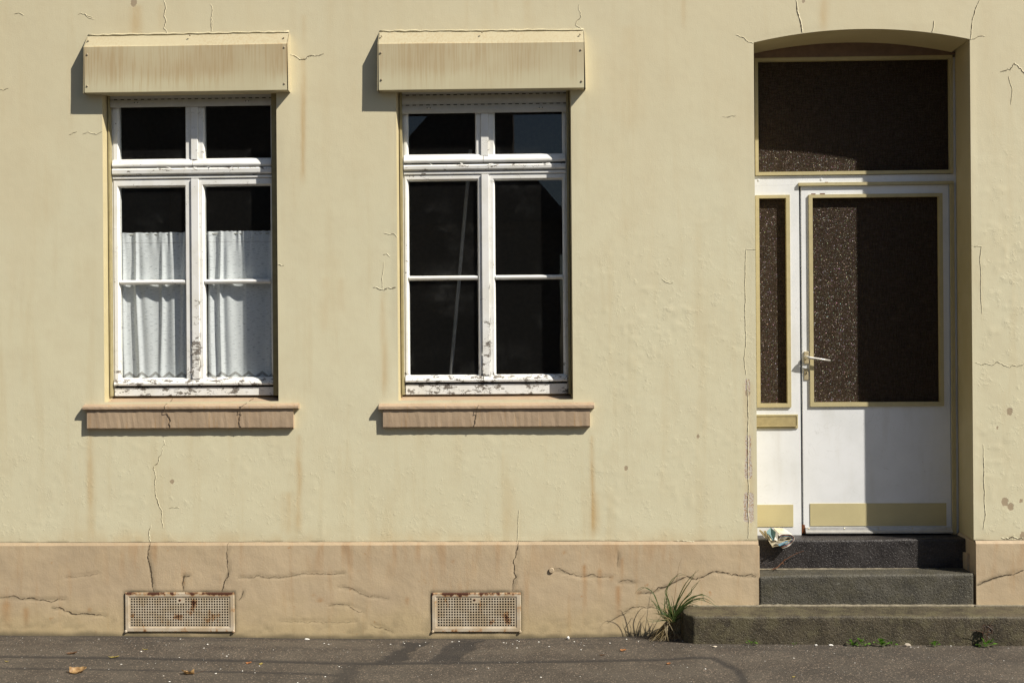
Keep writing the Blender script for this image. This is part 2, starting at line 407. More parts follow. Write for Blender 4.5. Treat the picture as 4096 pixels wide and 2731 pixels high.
# ------------------------------------------------------------------ key measures
W1 = dict(jl=X(*c2(250, 200)), jr=X(*c2(1322, 400)),
          fr=(448, 1092, 600), box=((351.8, 142.5), (338, 189.4), (1146.4, 176.4), (1157, 128), (338, 372.4), (1148, 361)))
W2 = dict(jl=X(1589, 1000), jr=X(2288, 1000),
          fr=(1610, 2267, 600), box=((1520.5, 126), (1514, 177), (2334.4, 169), (2336, 120), (1515, 362), (2337.5, 352)))
DX0 = X(3021, 1000); DX1 = X(3886, 1000)
DSPR = (Z(3014, 170) + Z(3876, 158.5)) / 2; DAPX = Z(3470, 116.5)
BD = .066                                # shutter box depth
ZPL = (Z(400, 2166) + Z(3000, 2162)) / 2   # plinth top at the wall
PLD = -.010
ZTOP = 5.4
WZ0 = Z(760, 1606); WZ1 = Z(760, 372)     # window opening bottom / top at the wall
def arch(x):
    h = DAPX - DSPR; wd = DX1 - DX0; R = (wd * wd / 4 + h * h) / (2 * h); cx = (DX0 + DX1) / 2
    return DAPX - R + math.sqrt(max(0, R * R - (x - cx) ** 2))

HEADZ = Z(*c2(550, 292), .13); HEMZ = Z(*c2(550, 1122), .13)
MW = m_wall(); MREV = m_wall('shade_toned_reveal', (.50, .43, .235), (.53, .46, .27)); MP = m_plinth(); MBX = m_box(); MSI = m_sill()  # reveals: wall paint with deeper shade put into its colour
zwb = Z(760, 1580, .1)
MPT = m_paint('white_window_paint', zone=(zwb, zwb + .30, .19, .055))
MPTM = m_paint('peeling_mullion_paint', zone=(zwb, zwb + .75, .225, .03))
MPT2 = m_paint('white_transom_paint', zone=(0, 1, .10, .10))
MPT3 = m_paint('weathered_rail_paint', zone=(0, 1, .145, .145))
MGL = m_glass('window_glass'); MORN = m_ornament()
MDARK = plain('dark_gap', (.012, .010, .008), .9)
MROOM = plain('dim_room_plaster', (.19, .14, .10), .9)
MRAIL = plain('olive_guide_rail', (.34, .29, .15), .5)
MSLAT = plain('grey_shutter_slat', (.52, .51, .46), .45, .06)
MCRK = plain('crack_shadow_dirt', (.085, .06, .035), .95)

# ------------------------------------------------------------------ HOUSE
house = thing('terraced_house', 'cream painted terraced house front with tan plinth, two white windows and a recessed door', 'house', (0, 0, 0))

def lines(a, b, d, extra):
    n = max(1, round((b - a) / d)); L = list(np.linspace(a, b, n + 1))
    for e in extra:
        i = int(np.argmin([abs(v - e) for v in L]))
        if abs(L[i] - e) < d * .75 and 0 < i < len(L) - 1: L[i] = e
        else: L.append(e)
    return sorted(set(L))
ex = [W1['jl'], W1['jr'], W2['jl'], W2['jr'], DX0, DX1]
ez = [WZ0, WZ1, DSPR]
xs = [-6, -5, -4.2] + lines(-3.7, 3.2, .0125, ex) + [4, 5, 6]
zs = lines(ZPL, 4.25, .0125, ez) + [4.5, 4.9, ZTOP]
xs = np.array(xs); zs = np.array(zs)
CRACKS_WALL = [
    ([ct(1098, 0), ct(1112, 50), ct(1103, 90), ct(1113, 130), ct(1100, 190), ct(1124, 232)], .004),
    ([ct(1412, 30), ct(1427, 70), ct(1418, 120), ct(1426, 165), ct(1418, 210)], .003),
    ([ct(525, 100), ct(570, 95), ct(595, 122), ct(632, 130)], .003),
    ([ct(95, 95), ct(130, 88), ct(158, 105)], .0025),
    ([ct(1950, 368), ct(1985, 380), ct(2015, 402), ct(2050, 400), ct(2065, 382), ct(2115, 378), ct(2175, 362)], .0045),
    ([ct(0, 600), ct(55, 595)], .0025),
    ([c1(60, 1030), c1(130, 1000)], .002), ([c1(180, 1025), c1(225, 1005), c1(270, 1020), c1(355, 1002)], .003),
    ([dd(376, 1010), dd(365, 1050), dd(352, 1075), dd(355, 1110), dd(362, 1150), dd(375, 1212)], .0035),
    ([dd(346, 1205), dd(345, 1243)], .004), ([dd(1192, 1170), dd(1190, 1210), dd(1188, 1243)], .0025),
    ([dd(882, 535), dd(900, 537), dd(912, 545)], .003), ([dd(880, 585), dd(888, 583), dd(895, 590)], .003),
    ([dd(857, 660), dd(880, 666), dd(910, 660)], .005), ([dd(881, 600), dd(877, 640), dd(879, 666)], .0025),
    ([dd(2298, 165), dd(2320, 160), dd(2330, 145), dd(2345, 158), dd(2360, 175)], .005),
    ([dd(1690, 80), dd(1710, 88), dd(1718, 97), dd(1730, 100)], .003),
    ([dd(2250, 0), dd(2235, 40), dd(2232, 60), dd(2229, 92)], .005), ([dd(1828, 0), dd(1831, 28), dd(1838, 50), dd(1842, 74)], .007),
    ([dd(2145, 48), dd(2144, 62), dd(2140, 74)], .006), ([dd(2230, 92), dd(2262, 84)], .0025),
    ([dd(1735, 573), dd(1713, 573), dd(1711, 700), dd(1713, 860)], .003), ([dd(2237, 566), dd(2254, 566), dd(2255, 720)], .003),
    ([dd(1330, 10), dd(1322, 58), dd(1340, 68)], .0025), ([dd(2240, 833), dd(2290, 831), dd(2352, 835)], .0025),
    ([dd(639, 608), dd(652, 609)], .004), ([dd(1716, 870), dd(1719, 960), dd(1717, 1060), dd(1719, 1130), dd(1718, 1235)], .004),
    ([dd(195, 32), dd(212, 40)], .002), ([dd(2258, 1020), dd(2259, 1100), dd(2258, 1215)], .004),
    ([dd(485, 40), dd(487, 72)], .0025), ([dd(1660, 268), dd(1690, 266)], .002), ([dd(1545, 1243), dd(1600, 1246)], .003),
    ([dd(388, 1166), dd(412, 1166)], .002), ([dd(1520, 640), dd(1545, 650)], .002), ([dd(2316, 175), dd(2325, 205), dd(2322, 240)], .0025),
    ([dd(2300, 1235), dd(2325, 1232), dd(2350, 1236)], .006)]
def topoly(pts, y=0.0): return [P(a, b, y) for a, b in pts]

def wallgrid():
    nx, nz = len(xs), len(zs)
    GX, GZ = np.meshgrid(xs, zs)                       # rows z
    AZ = GZ.copy()
    door = (GX >= DX0 - 1e-6) & (GX <= DX1 + 1e-6) & (GZ >= DSPR - 1e-6)
    ax = np.array([[arch(x)] for x in xs]).ravel()
    AX = np.broadcast_to(ax, GX.shape)
    AZ = np.where(door, AX + (GZ - DSPR) * (ZTOP - AX) / (ZTOP - DSPR), GZ)
    # distance to openings
    def rd(x0, x1, z0, z1):
        dx = np.maximum(np.maximum(x0 - GX, GX - x1), 0); dz = np.maximum(np.maximum(z0 - AZ, AZ - z1), 0)
        return np.hypot(dx, dz)
    dist = np.minimum(rd(W1['jl'], W1['jr'], WZ0, WZ1), rd(W2['jl'], W2['jr'], WZ0, WZ1))
    dist = np.minimum(dist, rd(DX0, DX1, 0, DSPR)); dist = np.where(door, np.minimum(dist, AZ - AX), dist)
    edge = sstep(0, .05, dist) * sstep(0, .03, AZ - ZPL)
    # blister strength : strong below sill height, between window and door, and right of the door
    bl = .65 * np.clip(sstep(1.9, .9, AZ) * .7 + np.exp(-(((GX - .75) / .7) ** 2 + ((AZ - 2.0) / .55) ** 2)) * 1.1 + sstep(2.5, 2.8, GX) * sstep(3.4, 2.4, AZ) * 1.2 + .10, 0, 1.3)
    Y = (fbm(GX * 1.3, AZ * 1.3, 3, 3) - .5) * .007 + (fbm(GX * 7, AZ * 7, 9, 3) - .5) * .0009 * (.3 + bl * .7)
    Y += (fbm(GX * 38, AZ * 38, 19, 2) - .5) * .0005
    n = fbm(GX * 22, AZ * 22, 31, 2); m = fbm(GX * 2.6, AZ * 2.6, 44, 3)
    Y -= sstep(.60, .78, n) * sstep(.42, .60, m) * .0016 * bl
    Y *= edge
    stain = np.zeros_like(GX)
    for (dx, y0, y1, wd, s) in [(205, 985, 1235, 7, .55), (1360, 1000, 1238, 5, .8), (1364, 1130, 1238, 13, .4), (683, 1000, 1230, 7, .6), (660, 1130, 1235, 14, .4), (693, 135, 420, 6, .6), (310, 12, 100, 14, .5),
                                (372, 10, 76, 8, .25), (880, 670, 905, 7, .5), (1213, 0, 60, 9, .35), (1570, 0, 60, 5, .3), (1138, 0, 50, 6, .2), (1893, 0, 70, 12, .35), (697, 35, 100, 5, .3),
                                (745, 638, 760, 12, .25), (785, 640, 730, 10, .22), (1450, 60, 300, 25, .18), (1170, 1100, 1240, 20, .2), (1718, 880, 1230, 10, .4), (1070, 0, 66, 4, .2)]:
        xa, za = P(*dd(dx, y0)); xb, zb = P(*dd(dx, y1)); wm = wd / 365.0
        wob = (fbm(AZ * 3, GX * 0, 5 + int(dx), 2) - .5) * .02
        stain = np.maximum(stain, s * np.exp(-((GX - xa - wob) / wm) ** 2) * sstep(zb - .06, zb + .10, AZ) * sstep(za + .02, za - .02, AZ) * (.5 + .9 * fbm(GX * 60, AZ * 4, 5, 2)))
    # rust wash along the plinth and under sills
    stain = np.maximum(stain, .45 * sstep(ZPL + .11, ZPL, AZ + .10 * fbm(GX * 5, AZ * 2, 8, 3) - .05) * fbm(GX * 3, AZ * 8, 2, 3))
    dirt_shade = .5 * sstep(ZPL + .012, ZPL, AZ) * sstep(.5, .62, fbm(GX * 8, AZ * 8, 71, 3))
    peel = np.zeros_like(GX); chip = np.zeros_like(GX)
    xp, _ = P(*dd(1719, 1100))
    for (y0, y1, wd) in [(868, 905, 6), (998, 1075, 7), (1060, 1100, 10), (1130, 1200, 13)]:
        _, za = P(*dd(1719, y0)); _, zb = P(*dd(1719, y1))
        peel = np.maximum(peel, np.exp(-((GX - xp) / (wd / 365)) ** 4) * sstep(zb - .02, zb + .02, AZ) * sstep(za + .02, za - .02, AZ) * .95)
    for (cx, cy, r) in [(2319, 945, 7), (2308, 1152, 8), (2321, 1163, 7), (1438, 1075, 5), (1603, 1002, 4), (2345, 1150, 4), (2291, 982, 3), (307, 6, 8), (395, 1106, 5), (1717, 903, 6), (2350, 1230, 8), (1845, 3, 4)]:
        xc, zc = P(*dd(cx, cy)); chip = np.maximum(chip, 1.0 * np.exp(-(((GX - xc) / (r / 365)) ** 2 + ((AZ - zc) / (1.3 * r / 365)) ** 2) * .7))
    ids = np.arange(nx * nz).reshape(nz, nx)
    xm = (xs[:-1] + xs[1:]) / 2; zm = (zs[:-1] + zs[1:]) / 2
    XM, ZM = np.meshgrid(xm, zm)
    hole = ((XM > W1['jl']) & (XM < W1['jr']) | (XM > W2['jl']) & (XM < W2['jr'])) & (ZM > WZ0) & (ZM < WZ1)
    hole |= (XM > DX0) & (XM < DX1) & (ZM < DSPR)
    keep = ~hole
    q = np.stack([ids[:-1, :-1], ids[:-1, 1:], ids[1:, 1:], ids[1:, :-1]], -1)[keep]
    V = np.stack([GX, Y, AZ], -1).reshape(-1, 3)
    return V, q, dict(stain=stain, dirt_shade=dirt_shade, peel=peel, chip=chip, blister=bl)
def npmesh(name, V, q, mat, attrs, parent, smooth=True):
    me = bpy.data.meshes.new(name)
    me.vertices.add(len(V)); me.vertices.foreach_set('co', V.astype(np.float32).ravel())
    me.loops.add(len(q) * 4); me.loops.foreach_set('vertex_index', q.astype(np.int32).ravel())
    me.polygons.add(len(q)); me.polygons.foreach_set('loop_start', np.arange(0, len(q) * 4, 4, dtype=np.int32))
    me.update(calc_edges=True); me.validate()
    for k, v in attrs.items():
        a = me.attributes.new(k, 'FLOAT', 'POINT'); a.data.foreach_set('value', np.broadcast_to(v, v.shape).astype(np.float32).ravel())
    me.materials.append(mat)
    if smooth: me.shade_smooth()
    o = bpy.data.objects.new(name, me); col.objects.link(o)
    if parent is not None: o.parent = parent
    return o
V, q, A = wallgrid(); WALLY = V[:, 1].reshape(len(zs), len(xs))
def wally(x, z):
    i = min(max(int(np.searchsorted(xs, x)) - 1, 0), len(xs) - 2); j = min(max(int(np.searchsorted(zs, z)) - 1, 0), len(zs) - 2)
    u = min(1, max(0, (x - xs[i]) / (xs[i + 1] - xs[i]))); v = min(1, max(0, (z - zs[j]) / (zs[j + 1] - zs[j])))
    return float(WALLY[j, i] * (1 - u) * (1 - v) + WALLY[j, i + 1] * u * (1 - v) + WALLY[j + 1, i] * (1 - u) * v + WALLY[j + 1, i + 1] * u * v)
wall = npmesh('wall', V, q, MW, A, house)

# reveals, arch soffit (a separate mesh, its wall paint darkened to deepen the shade)
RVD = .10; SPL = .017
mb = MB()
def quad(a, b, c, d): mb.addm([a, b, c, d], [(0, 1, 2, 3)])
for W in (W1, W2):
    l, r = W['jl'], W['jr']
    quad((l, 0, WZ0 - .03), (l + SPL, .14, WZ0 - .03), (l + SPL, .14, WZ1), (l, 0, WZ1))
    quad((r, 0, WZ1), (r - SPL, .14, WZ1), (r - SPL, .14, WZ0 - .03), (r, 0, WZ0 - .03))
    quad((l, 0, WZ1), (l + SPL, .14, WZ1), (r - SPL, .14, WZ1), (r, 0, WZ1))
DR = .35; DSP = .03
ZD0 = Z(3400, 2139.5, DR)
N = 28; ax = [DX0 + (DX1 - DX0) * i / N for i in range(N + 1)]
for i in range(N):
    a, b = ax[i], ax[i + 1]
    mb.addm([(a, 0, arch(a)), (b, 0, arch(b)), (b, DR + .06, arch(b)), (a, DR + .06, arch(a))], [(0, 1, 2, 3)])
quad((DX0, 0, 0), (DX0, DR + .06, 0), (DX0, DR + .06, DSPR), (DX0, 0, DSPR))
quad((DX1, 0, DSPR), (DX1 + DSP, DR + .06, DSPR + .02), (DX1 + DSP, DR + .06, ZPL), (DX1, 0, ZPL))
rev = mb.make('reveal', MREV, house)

# plinth
zp0 = -.12
PLS = []
def ply(x, z):
    for (L, zz, Y) in PLS:
        if L[0] <= x <= L[-1]:
            i = min(max(int(np.searchsorted(L, x)) - 1, 0), len(L) - 2); j = min(max(int(np.searchsorted(zz, z)) - 1, 0), len(zz) - 2)
            return float(min(Y[j, i], Y[j + 1, i], Y[j, i + 1], Y[j + 1, i + 1]))
    return PLD
def plgrid(x0, x1, name):
    L = lines(x0, x1, .0125, []) ; zz = np.array(lines(zp0, ZPL - .022, .0125, []))
    GX, GZ = np.meshgrid(np.array(L), zz)
    Y = PLD + (fbm(GX * 1.5, GZ * 1.5, 13, 3) - .5) * .010 + (fbm(GX * 9, GZ * 9, 29, 3) - .5) * .004
    ew = sstep(0, .03, GX - x0) * sstep(0, .03, x1 - GX)
    Y = PLD + (Y - PLD) * ew
    # vents are let into the render
    dirt_shade = np.zeros_like(GX); stain = np.zeros_like(GX)
    for pts, wd in CRACKS_PL:
        d = polydist(GX, GZ, topoly(pts, PLD)); dirt_shade = np.maximum(dirt_shade, .50 * np.exp(-(d / .008) ** 2) * (wd / .006) * sstep(.3, .6, fbm(GX * 9, GZ * 9, 33, 3)))
        Y += .003 * np.exp(-(d / .006) ** 2)
    for (a, b, c, d) in VENTS:
        xa, za = P(a, c, PLD); xb, zb = P(b, d, PLD)
        dx = np.maximum(np.maximum(xa - GX, GX - xb), 0); dz = np.maximum(np.maximum(zb - GZ, GZ - za), 0)
        d2 = np.hypot(dx, dz); dirt_shade = np.maximum(dirt_shade, .85 * np.exp(-(d2 / .014) ** 2) * (.5 + fbm(GX * 15, GZ * 15, 3, 2)))
    cz = np.interp(GX, GCX, GCZ)
    dirt_shade = np.maximum(dirt_shade, .75 * sstep(.035, .0, GZ - cz + .03 * (fbm(GX * 12, GZ * 12, 4, 3) - .5)))
    dirt_shade = np.maximum(dirt_shade, 0.22 * sstep(.25, .03, GZ - cz) * sstep(.52, .74, fbm(GX * 14, GZ * 26, 88, 4)))
    for (dx, dy, r, ln) in [(1378, 1310, 5, 45), (1428, 1285, 4, 50), (1342, 1300, 4, 40), (1405, 1325, 4, 8), (1625, 1378, 3, 4), (1468, 1362, 5, 3), (15, 1390, 10, 40), (60, 1400, 6, 30), (1296, 1268, 4, 3), (935, 1375, 4, 12), (1420, 1350, 6, 60),
                            (735, 1380, 8, 2), (720, 1368, 5, 2), (1030, 1370, 4, 2), (1530, 1400, 4, 3), (1400, 1250, 30, 60), (205, 1400, 5, 4), (1040, 1290, 4, 2)]:
        xc, zc = P(*dd(dx, dy), PLD)
        stain = np.maximum(stain, np.exp(-((GX - xc) / (r / 365)) ** 2) * np.where(GZ > zc, np.exp(-((GZ - zc) / (r / 365)) ** 2), np.exp(-((GZ - zc) / (ln / 365)) ** 2)) * (.9 if r < 20 else .4) * (.4 + .9 * fbm(GX * 40, GZ * 12, 6, 3)))
    stain = np.maximum(stain, .5 * sstep(.45, .7, fbm(GX * 26, GZ * 3, 61, 3)) * sstep(ZPL - .30, ZPL - .02, GZ) * sstep(.4, .62, fbm(GX * 1.6, GZ * .5, 63, 2)))
    PLS.append((np.array(L), zz, Y))
    nz, nx = GX.shape; ids = np.arange(nx * nz).reshape(nz, nx)
    XM = (GX[:-1, :-1] + GX[1:, 1:]) / 2; ZM = (GZ[:-1, :-1] + GZ[1:, 1:]) / 2; hole = np.zeros_like(XM, bool)
    for (a, b, c, d) in VENTS:
        xa, za = P(a, c, PLD); xb, zb = P(b, d, PLD); hole |= (XM > xa + .018) & (XM < xb - .018) & (ZM > zb + .018) & (ZM < za - .018)
    q = np.stack([ids[:-1, :-1], ids[:-1, 1:], ids[1:, 1:], ids[1:, :-1]], -1)[~hole]
    V = np.stack([GX, Y, GZ], -1).reshape(-1, 3)
    # bevelled top edge strip, sharing the x lines (and end returns into the recess)
    top = GX[-1]; yt = Y[-1]; k = len(V)
    b0 = np.stack([top, yt, np.full(nx, ZPL - .022)], -1); b1 = np.stack([top, np.full(nx, .004), ZPL + .002 + (fbm(top * 20, top * 0, 2, 2) - .5) * .006], -1)
    V = np.vstack([V, b0, b1]); i = np.arange(nx - 1)
    q2 = np.stack([k + i, k + i + 1, k + nx + i + 1, k + nx + i], -1); q = np.vstack([q, q2])
    at = lambda a: np.concatenate([a.ravel(), np.maximum(a[-1], .14), np.maximum(a[-1] * .3, .10)])  # bevel rows darkened beyond real dirt to dull their sunlit slope
    return npmesh(name, V, q, MP, dict(dirt_shade=at(dirt_shade), stain=at(stain)), house)
VENTS = [(502, 938, 2368, 2524), (1728, 2083, 2368.7, 2525)]
CRACKS_PL = [
    ([dd(345, 1243), dd(340, 1265), dd(345, 1300), dd(350, 1330), dd(355, 1358)], .007),
    ([dd(525, 1246), dd(522, 1280), dd(526, 1310), dd(515, 1340), dd(511, 1358)], .006),
    ([dd(1190, 1240), dd(1186, 1265), dd(1183, 1310), dd(1186, 1325), dd(1178, 1356)], .006),
    ([dd(0, 1372), dd(60, 1374), dd(150, 1376)], .005), ([dd(120, 1395), dd(150, 1402), dd(172, 1409), dd(210, 1409), dd(243, 1414)], .006),
    ([dd(548, 1325), dd(572, 1326), dd(590, 1320), dd(620, 1326), dd(650, 1324), dd(700, 1316), dd(760, 1318), dd(793, 1314)], .003),
    ([dd(548, 1378), dd(556, 1370), dd(560, 1355)], .004), ([dd(150, 1325), dd(180, 1323), dd(226, 1315)], .002),
    ([dd(1267, 1307), dd(1310, 1318), dd(1340, 1324), dd(1370, 1322), dd(1405, 1325)], .004),
    ([dd(1465, 1362), dd(1500, 1360), dd(1530, 1346), dd(1560, 1330), dd(1600, 1330), dd(1622, 1320), dd(1640, 1312), dd(1680, 1320), dd(1738, 1323)], .0065),
    ([dd(775, 1345), dd(820, 1356), dd(850, 1370), dd(893, 1374)], .003), ([dd(755, 1390), dd(772, 1386), dd(800, 1388), dd(837, 1405)], .003),
    ([dd(850, 1432), dd(880, 1440), dd(905, 1452)], .003), ([dd(1420, 1336), dd(1460, 1337)], .003),
    ([dd(1395, 1430), dd(1420, 1415), dd(1445, 1404)], .003), ([dd(1430, 1405), dd(1470, 1391), dd(1510, 1395)], .003),
    ([dd(2245, 1342), dd(2275, 1330), dd(2300, 1322), dd(2352, 1309)], .008), ([dd(1421, 1270), dd(1419, 1300)], .003),
    ([dd(640, 1423), dd(760, 1428), dd(820, 1426)], .002), ([dd(424, 1320), dd(420, 1340), dd(423, 1355)], .005), ([dd(420, 1322), dd(436, 1322)], .006)]
# line where the pavement meets the wall
cl = [P(0, 2538, PLD), P(800, 2546, PLD), P(1500, 2553, PLD), P(2000, 2553, PLD), P(2400, 2546, PLD), P(2600, 2540, PLD), P(2760, 2574, -.287), P(3300, 2577, -.287), P(4096, 2582, -.287)]
GCX = np.array([-6.0] + [c[0] for c in cl] + [6.0]); GCZ = np.array([cl[0][1]] + [c[1] for c in cl] + [cl[-1][1]])
pl1 = plgrid(-4.4, X(3035, 2300, PLD), 'plinth'); pl2 = plgrid(X(3905, 2300, PLD), 4.4, 'plinth')
pl2['label'] = 'short tan plinth right of the steps with a slanting crack'
mb = MB()   # plinth returns into the doorway
x1 = X(3035, 2300, PLD); mb.addm([(x1, PLD, zp0), (x1, .2, zp0), (x1, .2, ZPL - .022), (x1, PLD, ZPL - .022), (x1 - .01, .2, ZPL), (DX0, .003, ZPL)], [(0, 1, 2, 3), (3, 2, 4, 5)]); mb.make('plinth_return', MP, house); mb = MB()
x2 = X(3905, 2300, PLD); mb.addm([(x2, PLD, zp0), (x2, DR + .06, zp0), (x2, DR + .06, ZPL - .02), (x2, PLD, ZPL - .022), (DX1 + DSP, DR + .06, ZPL + .002), (DX1 + .001, .003, ZPL + .002)], [(0, 3, 2, 1), (3, 5, 4, 2)])
mb.make('plinth_return', MP, house)

# cracks
def resample(pts, step, amp, seed):
    r = random.Random(seed); out = [pts[0]]
    def sub(a, b, k):
        L = math.hypot(b[0] - a[0], b[1] - a[1])
        if L < step * 1.3: out.append(b); return
        nx, nz = -(b[1] - a[1]) / L, (b[0] - a[0]) / L; d = r.gauss(0, k) * L; t = r.uniform(.4, .6)
        m = (a[0] + (b[0] - a[0]) * t + nx * d, a[1] + (b[1] - a[1]) * t + nz * d)
        sub(a, m, k); sub(m, b, k)
    for a, b in zip(pts[:-1], pts[1:]): sub(a, b, amp * 30)
    return out
def crack(pts, wd, yfun, mat, parent, seed, lip=True):
    k = .0007 if (len(pts) == 4 and abs(pts[1][0] - pts[3][0]) < .03) or (len(pts) == 3 and abs(pts[1][0] - pts[2][0]) < .03) or len(pts) == 5 and abs(pts[0][0] - pts[4][0]) < .03 and pts[0][1] - pts[4][1] > .6 else .0030
    r = random.Random(seed); pp = resample(pts, .009, k, seed); n = len(pp); vs = []; fs = []
    for i, (x, z) in enumerate(pp):
        a = pp[max(0, i - 1)]; b = pp[min(n - 1, i + 1)]; tx, tz = b[0] - a[0], b[1] - a[1]; L = math.hypot(tx, tz) or 1
        nx, nz = -tz / L, tx / L
        if nx < 0: nx, nz = -nx, -nz
        t = i / max(1, n - 1); ww = wd * (.3 + .7 * min(1, 5 * t, 5 * (1 - t) + .25)) * r.uniform(.25, 1.15) * .52
        yy = yfun(x, z) - .0013
        vs += [(x - nx * ww, yy, z - nz * ww), (x + nx * ww, yy, z + nz * ww)]
        h = wd * max(0, r.uniform(-.10, .12))
        vs += [(x + nx * ww, yy - .0002 - h, z + nz * ww), (x + nx * (ww + wd * 1.1), yy + .0018, z + nz * (ww + wd * 1.1))]
    fs = [(4 * i, 4 * i + 1, 4 * i + 5, 4 * i + 4) for i in range(n - 1)]
    o = obj('crack', vs, fs, MCRK, parent)
    if lip:
        o.data.materials.append(mat); bm = bmesh.new(); bm.from_mesh(o.data); bm.verts.ensure_lookup_table()
        for i in range(n - 1):
            f = bm.faces.new([bm.verts[j] for j in (4 * i + 2, 4 * i + 3, 4 * i + 7, 4 * i + 6)]); f.material_index = 1
        bmesh.ops.delete(bm, geom=[v for v in bm.verts if not v.link_faces], context='VERTS')
        bm.to_mesh(o.data); bm.free()
    return o
for i, (pts, wd) in enumerate(CRACKS_WALL): crack(topoly(pts), wd, wally, MW, wall, i)
for i, (pts, wd) in enumerate(CRACKS_PL):
    pp = topoly(pts, PLD); crack(pp, wd * .85, ply, MP, pl2 if pp[0][0] > 2.3 else pl1, 100 + i, False)
mb = MB().disc((*[P(*c8(1186, 335), PLD)[0]], PLD - .004, P(*c8(1186, 335), PLD)[1]), .017, .006, 16, .8).disc((P(*c8(1186, 335), PLD)[0], PLD - .009, P(*c8(1186, 335), PLD)[1]), .004, .002, 8)
mb.make('wall_stud', MP, house)

# ------------------------------------------------------------------ shutter boxes
MSCR = plain('screw_metal', (.33, .27, .18), .4)
def shutter_box(B, lab, scr, tops):
    (tl, fl, frr, tr, bl, br) = B
    xa = (X(*fl, -BD) + X(*bl, -BD)) / 2; xb = (X(*frr, -BD) + X(*br, -BD)) / 2
    zf = (Z(*fl, -BD), Z(*frr, -BD)); zt = (Z(*tl), Z(*tr)); zb = (Z(*bl, -BD), Z(*br, -BD))
    y = -BD
    def xl(t): return xa + (xb - xa) * t
    def pr(t, ins=0):  # profile at t
        f = lambda p: p[0] + (p[1] - p[0]) * t
        return [(xl(t), .006, f(zt)), (xl(t), y, f(zf)), (xl(t), y, f(zb) + .002), (xl(t), y + .004, f(zb)), (xl(t), .006, f(zb))]
    nseg = 12; vs = []; fs = []
    for i in range(nseg + 1):
        p = pr(i / nseg)
        bow = .0018 * math.sin(i / nseg * 7 + xa * 3)
        vs += [(a, b + (bow if b < -.01 else 0), c) for a, b, c in p]
    for i in range(nseg):
        for k in range(4): fs.append((i * 5 + k, i * 5 + k + 1, i * 5 + k + 6, i * 5 + k + 5))
    fs.append((0, 4, 3, 2, 1)); m = nseg * 5; fs.append((m, m + 1, m + 2, m + 3, m + 4))
    o = obj('shutter_box', vs, fs, MBX, house, label=lab)
    bm = bmesh.new(); bm.from_mesh(o.data); bmesh.ops.recalc_face_normals(bm, faces=bm.faces); bm.to_mesh(o.data); bm.free()
    # end plates, very slightly sprung away from the box
    for t, sx in ((0, -1), (1, 1)):
        p = pr(t); e = .003
        vv = [(a + sx * e, b, c - (.003 if k > 1 else -.002)) for k, (a, b, c) in enumerate(p)]
        vv[2] = (vv[2][0] + sx * .005, vv[2][1], vv[2][2]); vv[3] = (vv[3][0] + sx * .006, vv[3][1], vv[3][2]); vv[4] = (vv[4][0] + sx * .002, vv[4][1], vv[4][2])
        v2 = [(a + sx * .002, b, c) for a, b, c in vv]
        b = MB().addm(vv + v2, [(0, 1, 2, 3, 4), (9, 8, 7, 6, 5)] + [(k, (k + 1) % 5, 5 + (k + 1) % 5, 5 + k) for k in range(5)])
        b.make('end_plate', MBX, o)
    for s_ in scr: b = MB().disc((X(*s_, y), y - .001, Z(*s_, y)), .0065, .005, 10, .55).make('screw', MSCR, o)
    for s_ in tops:
        xx, zz = P(*s_, -BD * .5); b = MB().disc((xx, -BD * .5, zz), .005, .012, 8, .5).make('screw', MSCR, o)
    # sealing bead of filler along the wall
    r = random.Random(int(xa * 100)); pts = [(xl(i / 40), .0, zt[0] + (zt[1] - zt[0]) * i / 40 + r.uniform(-.002, .004)) for i in range(41)]
    MB().tube(pts, [r.uniform(.003, .007) for _ in pts], 5).make('filler_bead', MW, o, smooth=True)
    return o
shutter_box(W1['box'], 'drip streaked box over the curtained window', [c1(222, 312), c1(222, 594), c1(1987, 248), c1(1988, 573)], [c1(232, 189), c1(1143, 141), c1(1983, 163)])
shutter_box(W2['box'], 'shutter box over the dark uncurtained window', [c3(276, 296), c3(282, 537), c3(2068, 270), c3(2074, 551)], [c3(282, 148), c3(1183, 114), c3(2060, 133)])

